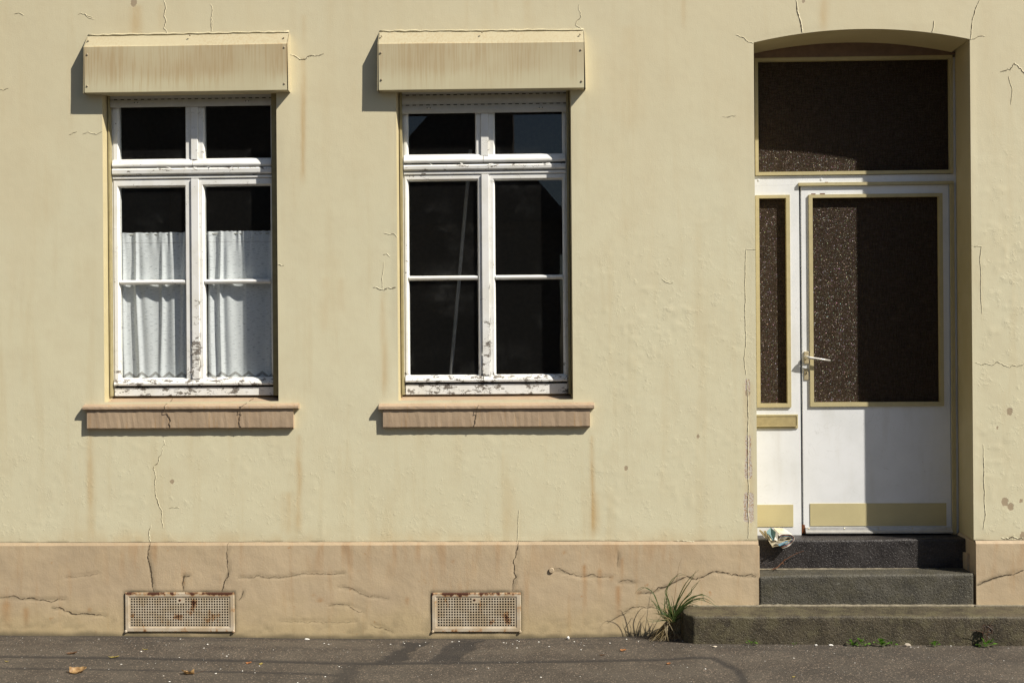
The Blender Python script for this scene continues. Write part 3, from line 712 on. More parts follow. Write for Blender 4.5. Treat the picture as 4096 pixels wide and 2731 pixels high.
# ------------------------------------------------------------------ sills
def sill(xa, xb, xla, xlb, ztop_f, zslab, zlow0, zlow1, jl, jr, zb, lab, crk):
    sp = -.042; lp = -.030
    L = [xa, jl + .0, jr, xb]
    mb = MB(); y0 = .135
    r = random.Random(int(xa * 77)); ns = 60
    # projecting nose with sloping top, running under the jambs
    prof = [(.012, ztop_f + (zb - ztop_f) * (.05) / (y0 - sp)), (sp + .008, ztop_f + .003), (sp + .001, ztop_f - .004), (sp, zslab + .006), (sp + .006, zslab), (.012, zslab)]
    def sweep(prof, x0, x1, amp):
        vs = []; fs = []; n = len(prof)
        for i in range(ns + 1):
            x = x0 + (x1 - x0) * i / ns
            for (y, z) in prof: vs.append((x, y + (r.uniform(-amp, amp) if y < 0 else 0), z + (r.uniform(-amp, amp) if y < 0 else 0)))
        for i in range(ns):
            for k in range(n): fs.append((i * n + k, i * n + (k + 1) % n, (i + 1) * n + (k + 1) % n, (i + 1) * n + k))
        fs += [tuple(range(n))[::-1], tuple(range(ns * n, ns * n + n))]; mb.addm(vs, fs)
    sweep(prof, xa, xb, .0007)
    sweep([(.010, zslab - .0005), (lp, zslab - .0005), (lp, zlow1 + .008), (lp + .006, zlow1), (.010, zlow1)], xla, xlb, .0011)
    # sloping inner part between the jambs
    mb.addm([(jl + .0005, .012, prof[0][1] - .0008), (jr - .0005, .012, prof[0][1] - .0008), (jr - SPL, y0, zb), (jl + SPL, y0, zb)], [(0, 1, 2, 3)])
    o = mb.make('window_sill', MSI, house, label=lab)
    for i, (pa) in enumerate(crk):
        pp = resample(pa, .012, .003, 300 + i)
        for part in (0,):
            vs = []
            for (nx_, nz_) in [(p[0], p[1]) for p in pp]:
                vs.append((nx_, nz_))
        tub = [(x, (lp - .0035 if z < zlow0 - .005 else (sp - .001 if z < ztop_f else sp + (z - ztop_f) * (y0 - sp) / (zb - ztop_f) - .002)), z) for x, z in pp]
        MB().tube(tub, .0017, 5).make('crack', MCRK, o)
    return o
s1 = sill(X(329, 1624, -.042), X(1193, 1622, -.042), X(347.6, 1680, -.03), X(1173, 1680, -.03), Z(760, 1623, -.042), Z(760, 1638, -.042), Z(760, 1646, -.03), Z(760, 1715, -.03),
          W1['jl'], W1['jr'], Z(760, 1584, .13), 'brown sill with two cracks under the curtained window',
          [[P(*c2(a, b), -.03) for a, b in ((640, 1255), (645, 1270), (630, 1288), (632, 1330), (650, 1355), (668, 1385), (662, 1430))],
           [P(*c2(a, b), -.03) for a, b in ((1148, 1255), (1130, 1275), (1092, 1300), (1100, 1350), (1088, 1400), (1100, 1425))]])
s2 = sill(X(1514, 1621, -.042), X(2377, 1621, -.042), X(1532, 1680, -.03), X(2360, 1680, -.03), Z(1945, 1621, -.042), Z(1945, 1637, -.042), Z(1945, 1645, -.03), Z(1945, 1710, -.03),
          W2['jl'], W2['jr'], Z(1945, 1576, .13), 'brown sill with a blistered lower face under the uncurtained window',
          [[P(*c4(a, b), -.03) for a, b in ((792, 1290), (780, 1320), (770, 1380), (762, 1425))]])

# ------------------------------------------------------------------ windows
def window(m, lab, shut):
    # m : pixel measures -> metres at their depths
    yf = .100; yg = .115
    fx0, fx1 = m['fx']; zt = m['zt']; zb = m['zb']
    YS = .095
    mb = MB()
    zu0, zu1 = m['zu']                # upper sash bottom rail bottom ; transom top
    # fixed outer frame + mullion
    e = .008
    mb.box(ml_ := m['mull'][0][0], m['mull'][0][1], .1, .16, m['zu'][0], m['zum'] + .01); mb.box(fx0 - .02, fx0 + e, yf, .17, zb, zt); mb.box(fx1 - e, fx1 + .02, yf, .17, zb, zt); mb.box(fx0 + e, fx1 - e, yf, .17, zt - .02, zt)
    fr = mb.make('window', MPT, house, label=lab)
    ml, mr = m['mull']
    # lower fixed board
    MB().box(fx0 + e, fx1 - e, yf - .010, .17, zb, m['zlf'], .003).make('bottom_board', MPT3, fr)
    MB().box(fx0 + e, fx1 - e, .108, .168, m['zlf'], m['zsb']).make('drip_gap', MDARK, fr)
    # transom with two mouldings
    t0, t1, g0, g1 = m['tr']     # bottom, top of main ; bottom, top of small moulding
    tm = MB().extr([(.17, t0), (.083, t0 + .002), (.076, t0 + .010), (.074, t1 - .012), (.080, t1 - .003), (.092, t1), (.17, t1)], fx0 + e, fx1 - e)
    tm.make('transom', MPT2, fr)
    MB().extr([(.17, g0), (.092, g0), (.088, g0 + .004), (.088, g1 - .004), (.093, g1), (.17, g1 + .0005)], fx0 + e, fx1 - e).make('moulding', MPT, fr)
    MB().box(fx0 + e, fx1 - e, .104, .168, g1 + .0008, t0 - .0004).make('groove', MPT, fr)
    MB().box(fx0 + e, fx1 - e, .112, .168, t1 + .0004, zu0 + .004).make('gap', MDARK, fr)
    # mullion strips
    um = MB().box(ml[0], ml[1], .084, .16, m['zum'], zt - .02, .003); um.make('mullion', MPT, fr)
    MB().box(mr[0], mr[1], .084, .16, m['zsb'] + .040, g0 - .004, .003).make('mullion', MPTM, fr)
    # upper sashes
    mm_ = (ml[0] + ml[1]) / 2 - .01
    for k, (a, b, pa) in enumerate(((fx0 + e, ml[0], m['pu'][0]), (ml[1], fx1 - e, m['pu'][1]))):
        ra, rb = ((a, mm_), (mm_ + .0015, b))[k]
        px0, px1, pz0, pz1 = pa; o_ = (a + .0005, b - .0005, zu0, zt - .0205)
        i0 = (px0 - .008, px1 + .008, pz0 - .006, pz1 + .008); i1 = (px0, px1, pz0, pz1)
        s = MB().ring([(o_, .145), (o_, YS + .003), ((o_[0] + .003, o_[1] - .003, o_[2] + .003, o_[3] - .003), YS), (i0, YS), (i1, yg), (i1, .145)])
        s.extr([(YS - .001, pz0 - .006), (YS - .010, pz0 - .016), (YS - .022, zu0 + .014), (YS - .022, zu0 + .005), (YS - .016, zu0 - .004), (YS - .001, zu0 - .004)], ra + .001, rb - .001)
        sash = s.make('upper_sash', MPT, fr)
        MB().box(px0 - .003, px1 + .003, yg + .001, yg + .004, pz0 - .003, pz1 + .003).make('pane', MGL, fr)
    # lower casements
    mm_ = mr[0] + .004
    for k, (a, b, pa) in enumerate(((fx0 + e, mr[0], m['pl'][0]), (mr[1], fx1 - e, m['pl'][1]))):
        ra, rb = ((a, mm_), (mm_ + .0015, b))[k]
        px0, px1, pz0, pz1 = pa; o_ = (a + .0005, b - .0005, m['zsb'], g0 - .003)
        i0 = (px0 - .010, px1 + .010, pz0 - .010, pz1 + .010); i1 = (px0, px1, pz0, pz1)
        s = MB().ring([(o_, .145), (o_, YS + .003), ((o_[0] + .003, o_[1] - .003, o_[2] + .003, o_[3] - .003), YS), (i0, YS), ((px0 - .006, px1 + .006, pz0 - .006, pz1 + .006), YS + .006), (i1, yg), (i1, .145)])
        s.extr([(YS - .001, m['zsb'] + .042), (YS - .012, m['zsb'] + .030), (YS - .020, m['zsb'] + .012), (YS - .017, m['zsb'] + .001), (YS - .001, m['zsb'] + .001)], ra + .001, rb - .001)
        cs = s.make('casement', MPT, fr)
        bz0, bz1 = m['bar']
        MB().extr([(.140, bz0), (yg, bz0), (YS + .004, bz0 + .006), (YS + .001, (bz0 + bz1) / 2), (YS + .004, bz1 - .006), (yg, bz1), (.140, bz1)], px0 + .0005, px1 - .0005).make('glazing_bar', MPT, fr)
        for (z0, z1) in ((pz0, bz0), (bz1, pz1)):
            MB().box(px0 - .003, px1 + .003, yg + .001, yg + .004, z0 + .0005, z1 - .0005).make('pane', MGL, fr)
    # guide rails
    jl, jr = m['j']
    for (a, b) in ((jl + .005, fx0 + .001), (fx1 - .001, jr - .005)):
        MB().box(a, b, .055, .099, zb, zt + .12, .002).make('guide_rail', MRAIL, fr)
    # shutter slats with slotted joints
    for (z0, z1, st) in shut:
        prof = [(.066 + .006 * (1 - math.sin(math.pi * t)), z0 + (z1 - z0) * t) for t in [i / 8 for i in range(9)]] + [(.078, z1), (.078, z0)]
        sl = MB().extr(prof, fx0 + .002, fx1 - .002).make('shutter_slat', MSLAT, fr)
        # row of light slots above it
        w_ = (fx1 - fx0) / 24; d = MB()
        for i in range(24):
            d.box(fx0 + .004 + i * w_, fx0 + .004 + i * w_ + w_ * .45, .072, .076, z1 + .0005, z1 + .0045)
        d.make('slot_joint', MSLAT, fr, kind='stuff')
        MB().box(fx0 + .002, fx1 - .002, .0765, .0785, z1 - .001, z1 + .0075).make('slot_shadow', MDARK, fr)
        for s_ in st:
            xx, zz = P(*s_, .06)
            b = MB().box(xx - .019, xx + .019, .055, .066, zz - .007, zz + .007, .002).make('stop_clip', MSLAT, fr)
            d = MB()
            for dx in (-.010, .010): d.disc((xx + dx, .0548, zz - .001), .0035, .0005, 8)
            d.make('screw', MDARK, fr)
    # curled paint flakes
    r = random.Random(int(fx0 * 50)); 
    def flake(x, z, sx, sz, y, ang):
        n = 4; vs = []; ca, sa = math.cos(ang), math.sin(ang)
        for i in range(n + 1):
            t = i / n; lift = .012 * t * t * (sx / .02 if sx < .02 else 1)
            for s__ in (-1, 1):
                u = t * sx; v = s__ * sz * (1 - .55 * t) * .5 + r.uniform(-.001, .001)
                vs.append((x + u * ca - v * sa, y - lift, z + u * sa + v * ca))
        o = obj('paint_flake', vs, [(2 * i, 2 * i + 1, 2 * i + 3, 2 * i + 2) for i in range(n)], MPT, fr)
    for i in range(9):
        flake(r.uniform(fx0 + .05, fx1 - .05), t1 - r.uniform(0, .008), r.uniform(.01, .035), r.uniform(.005, .012), .079, r.uniform(-.5, .3) + (math.pi if r.random() < .5 else 0))
    for i in range(8):
        flake(r.uniform(fx0 + .03, fx1 - .03), zb + r.uniform(.01, .05), r.uniform(.01, .025), r.uniform(.005, .010), .089, r.uniform(-.6, .2))
    for i in range(9):
        flake(r.choice((mr[0], mr[1])) + r.uniform(-.004, .004), m['zsb'] + abs(r.gauss(0, .25)) + .02, r.uniform(.012, .035), r.uniform(.005, .010), .083, math.pi / 2 + r.uniform(-.2, .2))
    return fr, m
def m1():
    y = .1; g = .115
    return dict(fx=(X(448, 600, y), X(1093, 600, y)), zt=Z(770, 385, y), zb=Z(770, 1582, y), zu=(Z(770, 665, .08), 0), zum=Z(770, 640, .084),
                zlf=Z(770, 1549, .09), zsb=Z(770, 1541, .09), tr=(Z(770, 698, .076), Z(770, 669.5, .076), Z(770, 714, .09), Z(770, 704, .09)),
                mull=((X(763, 540, .085), X(791, 540, .085)), (X(766, 1100, .085), X(797, 1100, .085))),
                pu=((X(478.6, 540, g), X(742.5, 540, g), Z(610, 637, g), Z(610, 380, g)), (X(819.6, 540, g), X(1083, 540, g), Z(950, 633, g), Z(950, 380, g))),
                pl=((X(482, 1100, g), X(743, 1100, g), Z(610, 1511, g), Z(610, 750, g)), (X(821, 1100, g), X(1084.5, 1100, g), Z(950, 1508, g), Z(950, 744, g))),
                bar=(Z(770, 1136, .1), Z(770, 1118, .1)), j=(W1['jl'] + .008, W1['jr'] - .008))
def m2():
    y = .1; g = .115
    return dict(fx=(X(1611, 600, y), X(2267, 600, y)), zt=Z(1940, 385, y), zb=Z(1940, 1576, y), zu=(Z(1940, 647, .08), 0), zum=Z(1940, 624, .084),
                zlf=Z(1940, 1535, .09), zsb=Z(1940, 1527, .09), tr=(Z(1940, 680, .076), Z(1940, 655, .076), Z(1940, 696, .09), Z(1940, 684, .09)),
                mull=((X(1923, 540, .085), X(1953.6, 540, .085)), (X(1928, 1100, .085), X(1958, 1100, .085))),
                pu=((X(1633, 540, g), X(1901, 540, g), Z(1770, 618, g), Z(1770, 395, g)), (X(1979, 540, g), X(2248, 540, g), Z(2110, 616, g), Z(2110, 395, g))),
                pl=((X(1636.5, 1100, g), X(1911.5, 1100, g), Z(1770, 1499, g), Z(1770, 724, g)), (X(1981.5, 1100, g), X(2251, 1100, g), Z(2110, 1496, g), Z(2110, 720.5, g))),
                bar=(Z(1940, 1119, .1), Z(1940, 1101, .1)), j=(W2['jl'] + .008, W2['jr'] - .008))
fr1, M1 = window(m1(), 'white window with a half height curtain behind it',
                 [(Z(770, 426, .07), Z(770, 397, .07), [c1(662, 742), c1(1657, 728)]), (Z(770, 393, .07), Z(770, 358, .07), [])])
fr2, M2 = window(m2(), 'white window without a curtain, dark room behind',
                 [(Z(1940, 451, .07), Z(1940, 419, .07), [c3(706, 790), c3(1711, 785)]), (Z(1940, 415, .07), Z(1940, 379, .07), []), (Z(1940, 374.5, .07), Z(1940, 345, .07), [])])

# ------------------------------------------------------------------ curtains
MCU = m_curtain()
def curtain(x0, x1, z0, z1, lab, folds, seed):
    nx, nz = 150, 60; vs = []; fs = []
    r = random.Random(seed)
    for j in range(nz + 1):
        v = j / nz; z = z1 - (z1 - z0) * v
        for i in range(nx + 1):
            u = i / nx; y = 0.0
            for (c, wd, a, drift) in folds:
                cc = c + drift * v; y -= a * math.exp(-((u - cc) / (wd * (.7 + .5 * v))) ** 2) * (.55 + .45 * min(1, v * 3))
            # gathered heading
            gth = max(0, 1 - v * 6.5)
            y += .0045 * gth * math.sin(u * 60 + 5 * math.sin(u * 7 + seed)) + .0012 * math.sin(u * 23 + v * 2 + 2 * math.sin(u * 5 + seed))
            zz = z + (.0015 * math.sin(u * 60 + 4 * math.sin(u * 11 + seed)) if j == 0 else 0)
            vs.append((x0 + (x1 - x0) * u + .003 * math.sin(v * 6 + u * 8), .163 + y, zz))
    for j in range(nz):
        for i in range(nx): fs.append((j * (nx + 1) + i, j * (nx + 1) + i + 1, (j + 1) * (nx + 1) + i + 1, (j + 1) * (nx + 1) + i))
    o = obj('half_curtain', vs, fs, MCU, None, origin=((x0 + x1) / 2, .163, z0), smooth=True)
    return tag(o, lab, 'curtain', 'half height curtains in the left window')
zc1 = Z(610, 930, .15); zc0 = Z(610, 1525, .15)
a, b = X(474, 1100, .15), X(760, 1100, .15)
curtain(a, b, zc0, zc1, 'white half curtain with lace hem behind the left casement of the window', [(.05, .03, .014, .03), (.24, .035, .026, .05), (.33, .09, .016, .10), (.62, .035, .018, -.03), (.72, .06, .010, .06), (.93, .05, .026, -.02)], 1)
a, b = X(829, 1100, .15), X(1100, 1100, .15)
curtain(a, b, zc0, zc1 + .004, 'white half curtain partly in shade behind the right casement of the window', [(.03, .04, .022, .03), (.20, .03, .028, .0), (.30, .08, .020, .03), (.56, .04, .010, .02), (.66, .09, .012, .0), (.95, .05, .018, -.03)], 2)
rod = MB().tube([(X(470, 935, .15), .165, zc1 - .012), (X(1100, 930, .15), .165, zc1 - .012)], .004, 8).make('curtain_rod', MSLAT, None)
tag(rod, 'thin rod carrying the two half curtains inside the left window', 'curtain rod')

# ------------------------------------------------------------------ dim room
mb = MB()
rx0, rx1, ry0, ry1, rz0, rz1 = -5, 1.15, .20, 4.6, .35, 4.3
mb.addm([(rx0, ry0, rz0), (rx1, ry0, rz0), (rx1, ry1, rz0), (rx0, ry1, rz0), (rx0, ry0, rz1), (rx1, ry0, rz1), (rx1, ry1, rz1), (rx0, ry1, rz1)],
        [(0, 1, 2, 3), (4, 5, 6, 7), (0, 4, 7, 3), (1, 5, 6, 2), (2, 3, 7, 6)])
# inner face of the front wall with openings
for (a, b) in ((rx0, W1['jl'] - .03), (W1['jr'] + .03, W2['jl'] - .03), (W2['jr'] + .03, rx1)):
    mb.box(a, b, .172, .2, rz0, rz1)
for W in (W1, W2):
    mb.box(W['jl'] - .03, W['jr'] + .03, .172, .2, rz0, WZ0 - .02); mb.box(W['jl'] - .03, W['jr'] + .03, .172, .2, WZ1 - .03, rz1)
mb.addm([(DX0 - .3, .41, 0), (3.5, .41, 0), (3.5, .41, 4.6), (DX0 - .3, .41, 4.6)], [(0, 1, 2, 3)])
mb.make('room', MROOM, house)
# house roof slab and eaves above the picture, so that the building is closed
MB().box(-6, 6, .17, 9, ZTOP - .05, ZTOP + .1).make('upper_floor', MROOM, house)
# leaning pole in the room
MPOLE = plain('pale_wood_pole', (.34, .33, .31), .5)
pa_, pz_ = PV(1882, 600, .5), PV(1795, 1590, .5); pb = MB().tube([pa_, pa_.lerp(pz_, .5), pz_], .0125, 8)
po = pb.make('leaning_pole', MPOLE, None, origin=pz_); tag(po, 'pale pole leaning inside the dark room behind the uncurtained window', 'pole')
# ------------------------------------------------------------------ DOOR
MWD = m_paint('white_door_paint', base=(.86, .88, .90), tint=(.80, .82, .84), zone=(0, 1, -.09, -.09))
def m_door():
    M = Mat('scuffed_door_paint'); c = M.mix(M.rng(M.noise(3.2, 4, .6), .35, .7), (.83, .85, .87), (.76, .78, .79))
    c = M.mix(M.rng(M.noise(7, 4, .6, stretch=(1, 1, .18)), .52, .75, 0, .35), c, (.62, .61, .56))
    c = M.mix(M.rng(M.math('ADD', M.xyz(2), M.math('MULTIPLY', M.noise(7, 4), .5)), .62, .98, .38, 0), c, (.58, .56, .48))
    c = M.mix(M.rng(M.noise(55, 5, .7), .71, .735), c, (.30, .22, .14))
    sc = M.rng(M.math('ABSOLUTE', M.math('SUBTRACT', M.noise(5, 3, .5, 1.5, off=(2, 2, 8)), .5)), 0, .004, .35, 0)
    c = M.mix(sc, c, (.55, .55, .53))
    return M.bsdf(c, .38, M.bump(M.noise(6, 3), .15, .004), 0, .5)
MWD = m_door()
MTRIM = plain('beige_door_trim', (.52, .45, .25), .45, .06)
MKICK = plain('yellow_beige_panel', (.56, .49, .27), .5, .05, 6)
MSTEEL = plain('dull_nickel', (.55, .47, .30), .4, .12, 30, .5, .35)
MRUST = plain('rust', (.16, .055, .02), .9, .5, 60)
y = DR
door = None
gx0 = X(3200.5, 1400, y); gx1 = X(3208.5, 1400, y)        # dark joint between panel and leaf
lfx1 = X(3800, 1400, y); zlt = Z(3500, 739, y); zlb = Z(3500, 2122, y)
ztb = Z(3400, 701, y)                                    # lower edge of the fanlight trim
frx1 = X(3836, 1400, y)
fb = MB()
fb.box(DX0 - .02, frx1, y, y + .05, zlt + .004, ztb)                     # band above the leaf
fb.box(lfx1 + .002, frx1, y + .001, y + .05, ZD0, zlt + .003)               # right stile
zfan1 = Z(3400, 236, y)
fb.box(X(3811, 450, y), frx1, y + .001, y + .05, ztb + .0005, zfan1 + .0)
door_frame = fb.make('door_frame', MWD, house)
def trim(x0, x1, z0, z1, wl, wr, wt, wb, parent, yy=y, h=.012, name='trim'):
    o_ = (x0, x1, z0, z1); i_ = (x0 + wl, x1 - wr, z0 + wb, z1 - wt)
    return MB().ring([(o_, yy - .0005), (o_, yy - h), (i_, yy - h), (i_, yy + .03)]).make(name, MTRIM, parent)
# fanlight
fx0 = DX0 - .01; T = .021
zf0 = Z(3400, 699, y); zf1 = Z(3400, 229, y); fr_x1 = X(3810, 460, y)
trim(X(3019, 460, y), fr_x1, zf0, zf1, T, T, T, T * 1.05, door_frame)
MB().box(X(3025, 460, y), fr_x1 - T * .5, y + .022, y + .028, zf0 + .01, zf1 - .01).make('fanlight_pane', MORN, door_frame)
# tympanum panel above
ns = 24; vs = []
for i in range(ns + 1):
    x = DX0 - .0 + (DX1 + DSP - DX0) * i / ns; vs += [(x, y - .012, zf1 + .001), (x, y - .012, max(zf1 + .01, arch(min(max(x, DX0), DX1)) + .002))]
obj('arched_panel', vs, [(2 * i, 2 * i + 2, 2 * i + 3, 2 * i + 1) for i in range(ns)], plain('brown_panel', (.20, .13, .09), .6), door_frame)
# rivets on the band
for (a, b) in ((166, 1295), (657, 1289), (1155, 1280), (1655, 1278)):
    n_ = (2950 + a / 1.96, 60 + b / 1.96); MB().disc((X(*n_, y), y, Z(*n_, y)), .0075, .003, 12, .8).make('rivet', MWD, door_frame)
# side panel with its light
sx0 = DX0 - .02; sl = (X(3024, 1200, y), X(3161, 1200, y), Z(3090, 1628, y), Z(3090, 781, y))
sp_ = MB().ring([((sx0, gx0, ZD0, zlt + .0035), y + .05), ((sx0, gx0, ZD0, zlt + .0035), y), ((sl[0] + .012, sl[1] - .012, sl[2] + .012, sl[3] - .012), y), ((sl[0] + .012, sl[1] - .012, sl[2] + .012, sl[3] - .012), y + .05)])
side = sp_.make('side_panel', MWD, house)
trim(*sl, T * 1.1, .024, T, .025, side)
MB().box(sl[0] + .012, sl[1] - .012, y + .022, y + .028, sl[2] + .012, sl[3] - .012).make('pane', MORN, side)
lx1 = X(3191, 1690, y); lz1 = Z(3110, 1657, y); lz0 = Z(3110, 1712, y)
ls = MB().ring([((sx0, lx1, lz0, lz1), y - .0005), ((sx0, lx1, lz0, lz1), y - .008), ((sx0 + .005, lx1 - .008, lz0 + .012, lz1 - .010), y - .008), ((sx0 + .005, lx1 - .008, lz0 + .012, lz1 - .010), y - .001)]).make('letter_plate', MTRIM, side)
MB().box(sx0, lx1 - .009, y - .005, y - .002, lz0 + .0125, lz1 - .0105).box(sx0, lx1 - .010, y - .016, y - .0085, lz0 + .010, lz0 + .018, .002).make('letter_flap', plain('bronze_flap', (.40, .33, .17), .4), side)
MB().box(sx0, X(3173, 2060, y), y - .004, y - .0004, Z(3100, 2105.6, y), Z(3100, 2017, y), .001).make('kick_panel', MKICK, side)
# leaf
pn = (X(3237, 1200, y), X(3771, 1200, y), Z(3505, 1624, y), Z(3505, 776.5, y))
i_ = (pn[0] + .010, pn[1] - .010, pn[2] + .010, pn[3] - .010); o_ = (gx1, lfx1, zlb, zlt - .004)
door = MB().ring([(o_, y + .05), (o_, y + .002), ((o_[0] + .002, o_[1] - .002, o_[2] + .002, o_[3] - .002), y), (i_, y), (i_, y + .05)]).make('front_door', MWD, house)
trim(*pn, .0235, .0235, .021, .027, door)
MB().box(*(i_[0], i_[1]), y + .022, y + .028, i_[2], i_[3]).make('pane', MORN, door)
MB().box(X(3240, 2055, y), X(3785, 2055, y), y - .004, y - .0004, Z(3510, 2102, y), Z(3510, 2011.5, y), .001).make('kick_panel', MKICK, door)
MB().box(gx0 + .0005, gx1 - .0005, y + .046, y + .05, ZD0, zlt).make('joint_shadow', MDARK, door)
# angle trim over and right of the leaf
MB().addm([], []).extr([(y - .0005, zlt - .0035), (y - .016, zlt - .0035), (y - .016, zlt + .016), (y - .0005, zlt + .017)], X(3193, 735, y), X(3812, 727, y)).make('door_trim', MTRIM, door_frame)
MB().box(X(3802, 1400, y), X(3818, 1400, y), y - .015, y - .0008, ZD0 + .005, zlt - .004, .002).make('door_trim', MTRIM, door_frame)
# weather bar
wz1 = Z(3500, 2107, y); wz0 = Z(3500, 2131, y)
MB().extr([(y - .0008, wz1), (y - .008, wz1 - .002), (y - .012, wz1 - .018), (y - .026, wz0 + .010), (y - .026, wz0 + .002), (y - .0008, wz0 + .002)], X(3221, 2120, y), X(3807, 2120, y)).make('weather_bar', plain('aluminium_bar', (.50, .49, .46), .35, .1, 20, .5, .4), door)
for nx_ in (3235, 3377, 3515, 3650, 3785): MB().disc((X(nx_, 2110, y - .01), y - .009, wz1 - .008), .005, .003, 8).make('screw', MSTEEL, door)
MB().box(X(3208, 2120, y), X(3220, 2120, y), y - .001, y + .01, wz0 - .002, wz1 + .016).make('rust_patch', MRUST, door)
r = random.Random(5); mb = MB()
for (a, b, c) in [(3290, 3330, 732), (3300, 3312, 730), (3222, 3236, 733), (3280, 3300, 775), (3245, 3262, 776)]: mb.box(X(a, c, y), X(b, c, y), y - .0012, y - .0002, Z(a, c + 2, y), Z(a, c - 1.5, y))
mb.make('rust_patch', MRUST, door_frame)
# handle + lock
hp = MB().box(X(3215.6, 1430, y), X(3233.5, 1430, y), y - .010, y - .0005, Z(3224, 1454, y), Z(3224, 1405, y), .003).make('handle_plate', MSTEEL, door)
lv = MB().tube([PV(3223, 1428, y - .008), PV(3224, 1428, y - .022), PV(3226, 1428, y - .034), PV(3232, 1428, y - .040)], [.013, .013, .012, .010], 8)
lv.tube([PV(3222, 1428, y - .038), PV(3240, 1431, y - .042), PV(3280, 1436, y - .043), PV(3321, 1442, y - .042)], [.013, .010, .007, .0065], 8)
lv.make('door_handle', plain('satin_handle', (.66, .64, .58), .3, .05, 20, .5, .5), door, smooth=True)
lp_ = MB().box(X(3216.5, 1496, y), X(3233.5, 1496, y), y - .006, y - .0005, Z(3224, 1519.5, y), Z(3224, 1473, y), .002)
lp_.disc((X(3225, 1490, y), y - .006, Z(3225, 1490, y)), .0085, .005, 12, .8); lp_.make('lock_plate', MSTEEL, door)
MB().box(X(3224, 1498, y), X(3226.5, 1498, y), y - .0125, y - .011, Z(3225, 1494, y), Z(3225, 1486, y)).make('keyhole', MDARK, door)
# rust & caulk line along the right of the frame
mb = MB(); mc = MB()
zz = ZD0
while zz < Z(3838, 900, y):
    L = r.uniform(.01, .05); mb.box(frx1 - .004 + r.uniform(-.003, .002), frx1 + r.uniform(.002, .008), y - .004, y + .02, zz, zz + L); zz += L + r.uniform(.005, .06) * (1 + 2 * (zz - ZD0))
mb.make('rust_patch', MRUST, door_frame)
mc.box(frx1 + .0005, DX1 + DSP + .03, y + .012, y + .05, ZD0, zf1 + .04); mc.make('caulk', MW, door_frame)

# ------------------------------------------------------------------ VENTS
def vent(v, mesh, ncol, nrow, hole, lab):
    a, b, c, d = v; y = PLD
    xa, za = P(a, (c + d) / 2, y)[0], P((a + b) / 2, c, y)[1]; xb, zb = P(b, (c + d) / 2, y)[0], P((a + b) / 2, d, y)[1]
    ma, mb_, mc_, md = mesh
    mx0, mx1 = X(ma, (c + d) / 2, y), X(mb_, (c + d) / 2, y); mz1, mz0 = Z((a + b) / 2, mc_, y), Z((a + b) / 2, md, y)
    MV = m_vent('rusted_vent_paint', za - .05, za)
    o = MB().ring([((xa, xb, zb, za), y + .02), ((xa, xb, zb, za), y - .004), ((xa + .003, xb - .003, zb + .003, za - .003), y - .008), ((mx0 - .003, mx1 + .003, mz0 - .003, mz1 + .003), y - .008), ((mx0, mx1, mz0, mz1), y - .0055), ((mx0, mx1, mz0, mz1), y + .02)]).make('vent_grille', MV, house, label=lab)
    # perforated sheet, really perforated
    m_ = .011; gx = [mx0]; wx = (mx1 - mx0 - 2 * m_) ; sx = wx / (ncol - 1 + .64)
    for i in range(ncol): gx += [mx0 + m_ + i * sx, mx0 + m_ + i * sx + sx * .64]
    gx.append(mx1); m2_ = .009; gz = [mz0]; sz = (mz1 - mz0 - 2 * m2_) / (nrow - 1 + .64)
    for i in range(nrow): gz += [mz0 + m2_ + i * sz, mz0 + m2_ + i * sz + sz * .64]
    gz.append(mz1); nX, nZ = len(gx), len(gz); bm = bmesh.new()
    vv = [[bm.verts.new((x, y - .004, z)) for x in gx] for z in gz]
    lc = int(round((X(*hole, y) - mx0 - m_) / sx))
    for j in range(nZ - 1):
        for i in range(nX - 1):
            if i % 2 == 1 and j % 2 == 1 and not (abs((i - 1) // 2 - lc) <= 1 and (j - 1) // 2 >= nrow - 2): continue
            bm.faces.new((vv[j][i], vv[j][i + 1], vv[j + 1][i + 1], vv[j + 1][i]))
    ret = bmesh.ops.extrude_face_region(bm, geom=list(bm.faces)); 
    for e_ in ret['geom']:
        if isinstance(e_, bmesh.types.BMVert): e_.co.y += .0012
    bmesh.ops.recalc_face_normals(bm, faces=bm.faces)
    me = bpy.data.meshes.new('perforated_sheet'); bm.to_mesh(me); bm.free(); me.materials.append(MV)
    s_ = bpy.data.objects.new('perforated_sheet', me); col.objects.link(s_); s_.parent = o
    MB().box(mx0 - .005, mx1 + .005, y + .06, y + .065, mz0 - .005, mz1 + .005).make('duct_back', MDARK, o)
    MB().disc((X(*hole, y), y - .002, Z(*hole, y)), .0085, .004, 12, .7).make('lock', MRUST, o)
    MB().disc((X(*hole, y), y - .0061, Z(*hole, y)), .0045, .0004, 10, .8).make('keyhole', MDARK, o)
    for sx_, nm in ((xa + .004, 0), (xb - .005, 1)):
        MB().disc((sx_, y - .004, zb + .002), .009, .008, 10, .6).make('hinge', MV, o)
    return o
vent(VENTS[0], (518, 921, 2385, 2507), 38, 11, (719.7, 2399), 'wide rusty vent grille under the curtained window')
vent(VENTS[1], (1744.6, 2065.5, 2384.8, 2507.4), 29, 11, (1897.6, 2398), 'narrower vent grille under the uncurtained window')

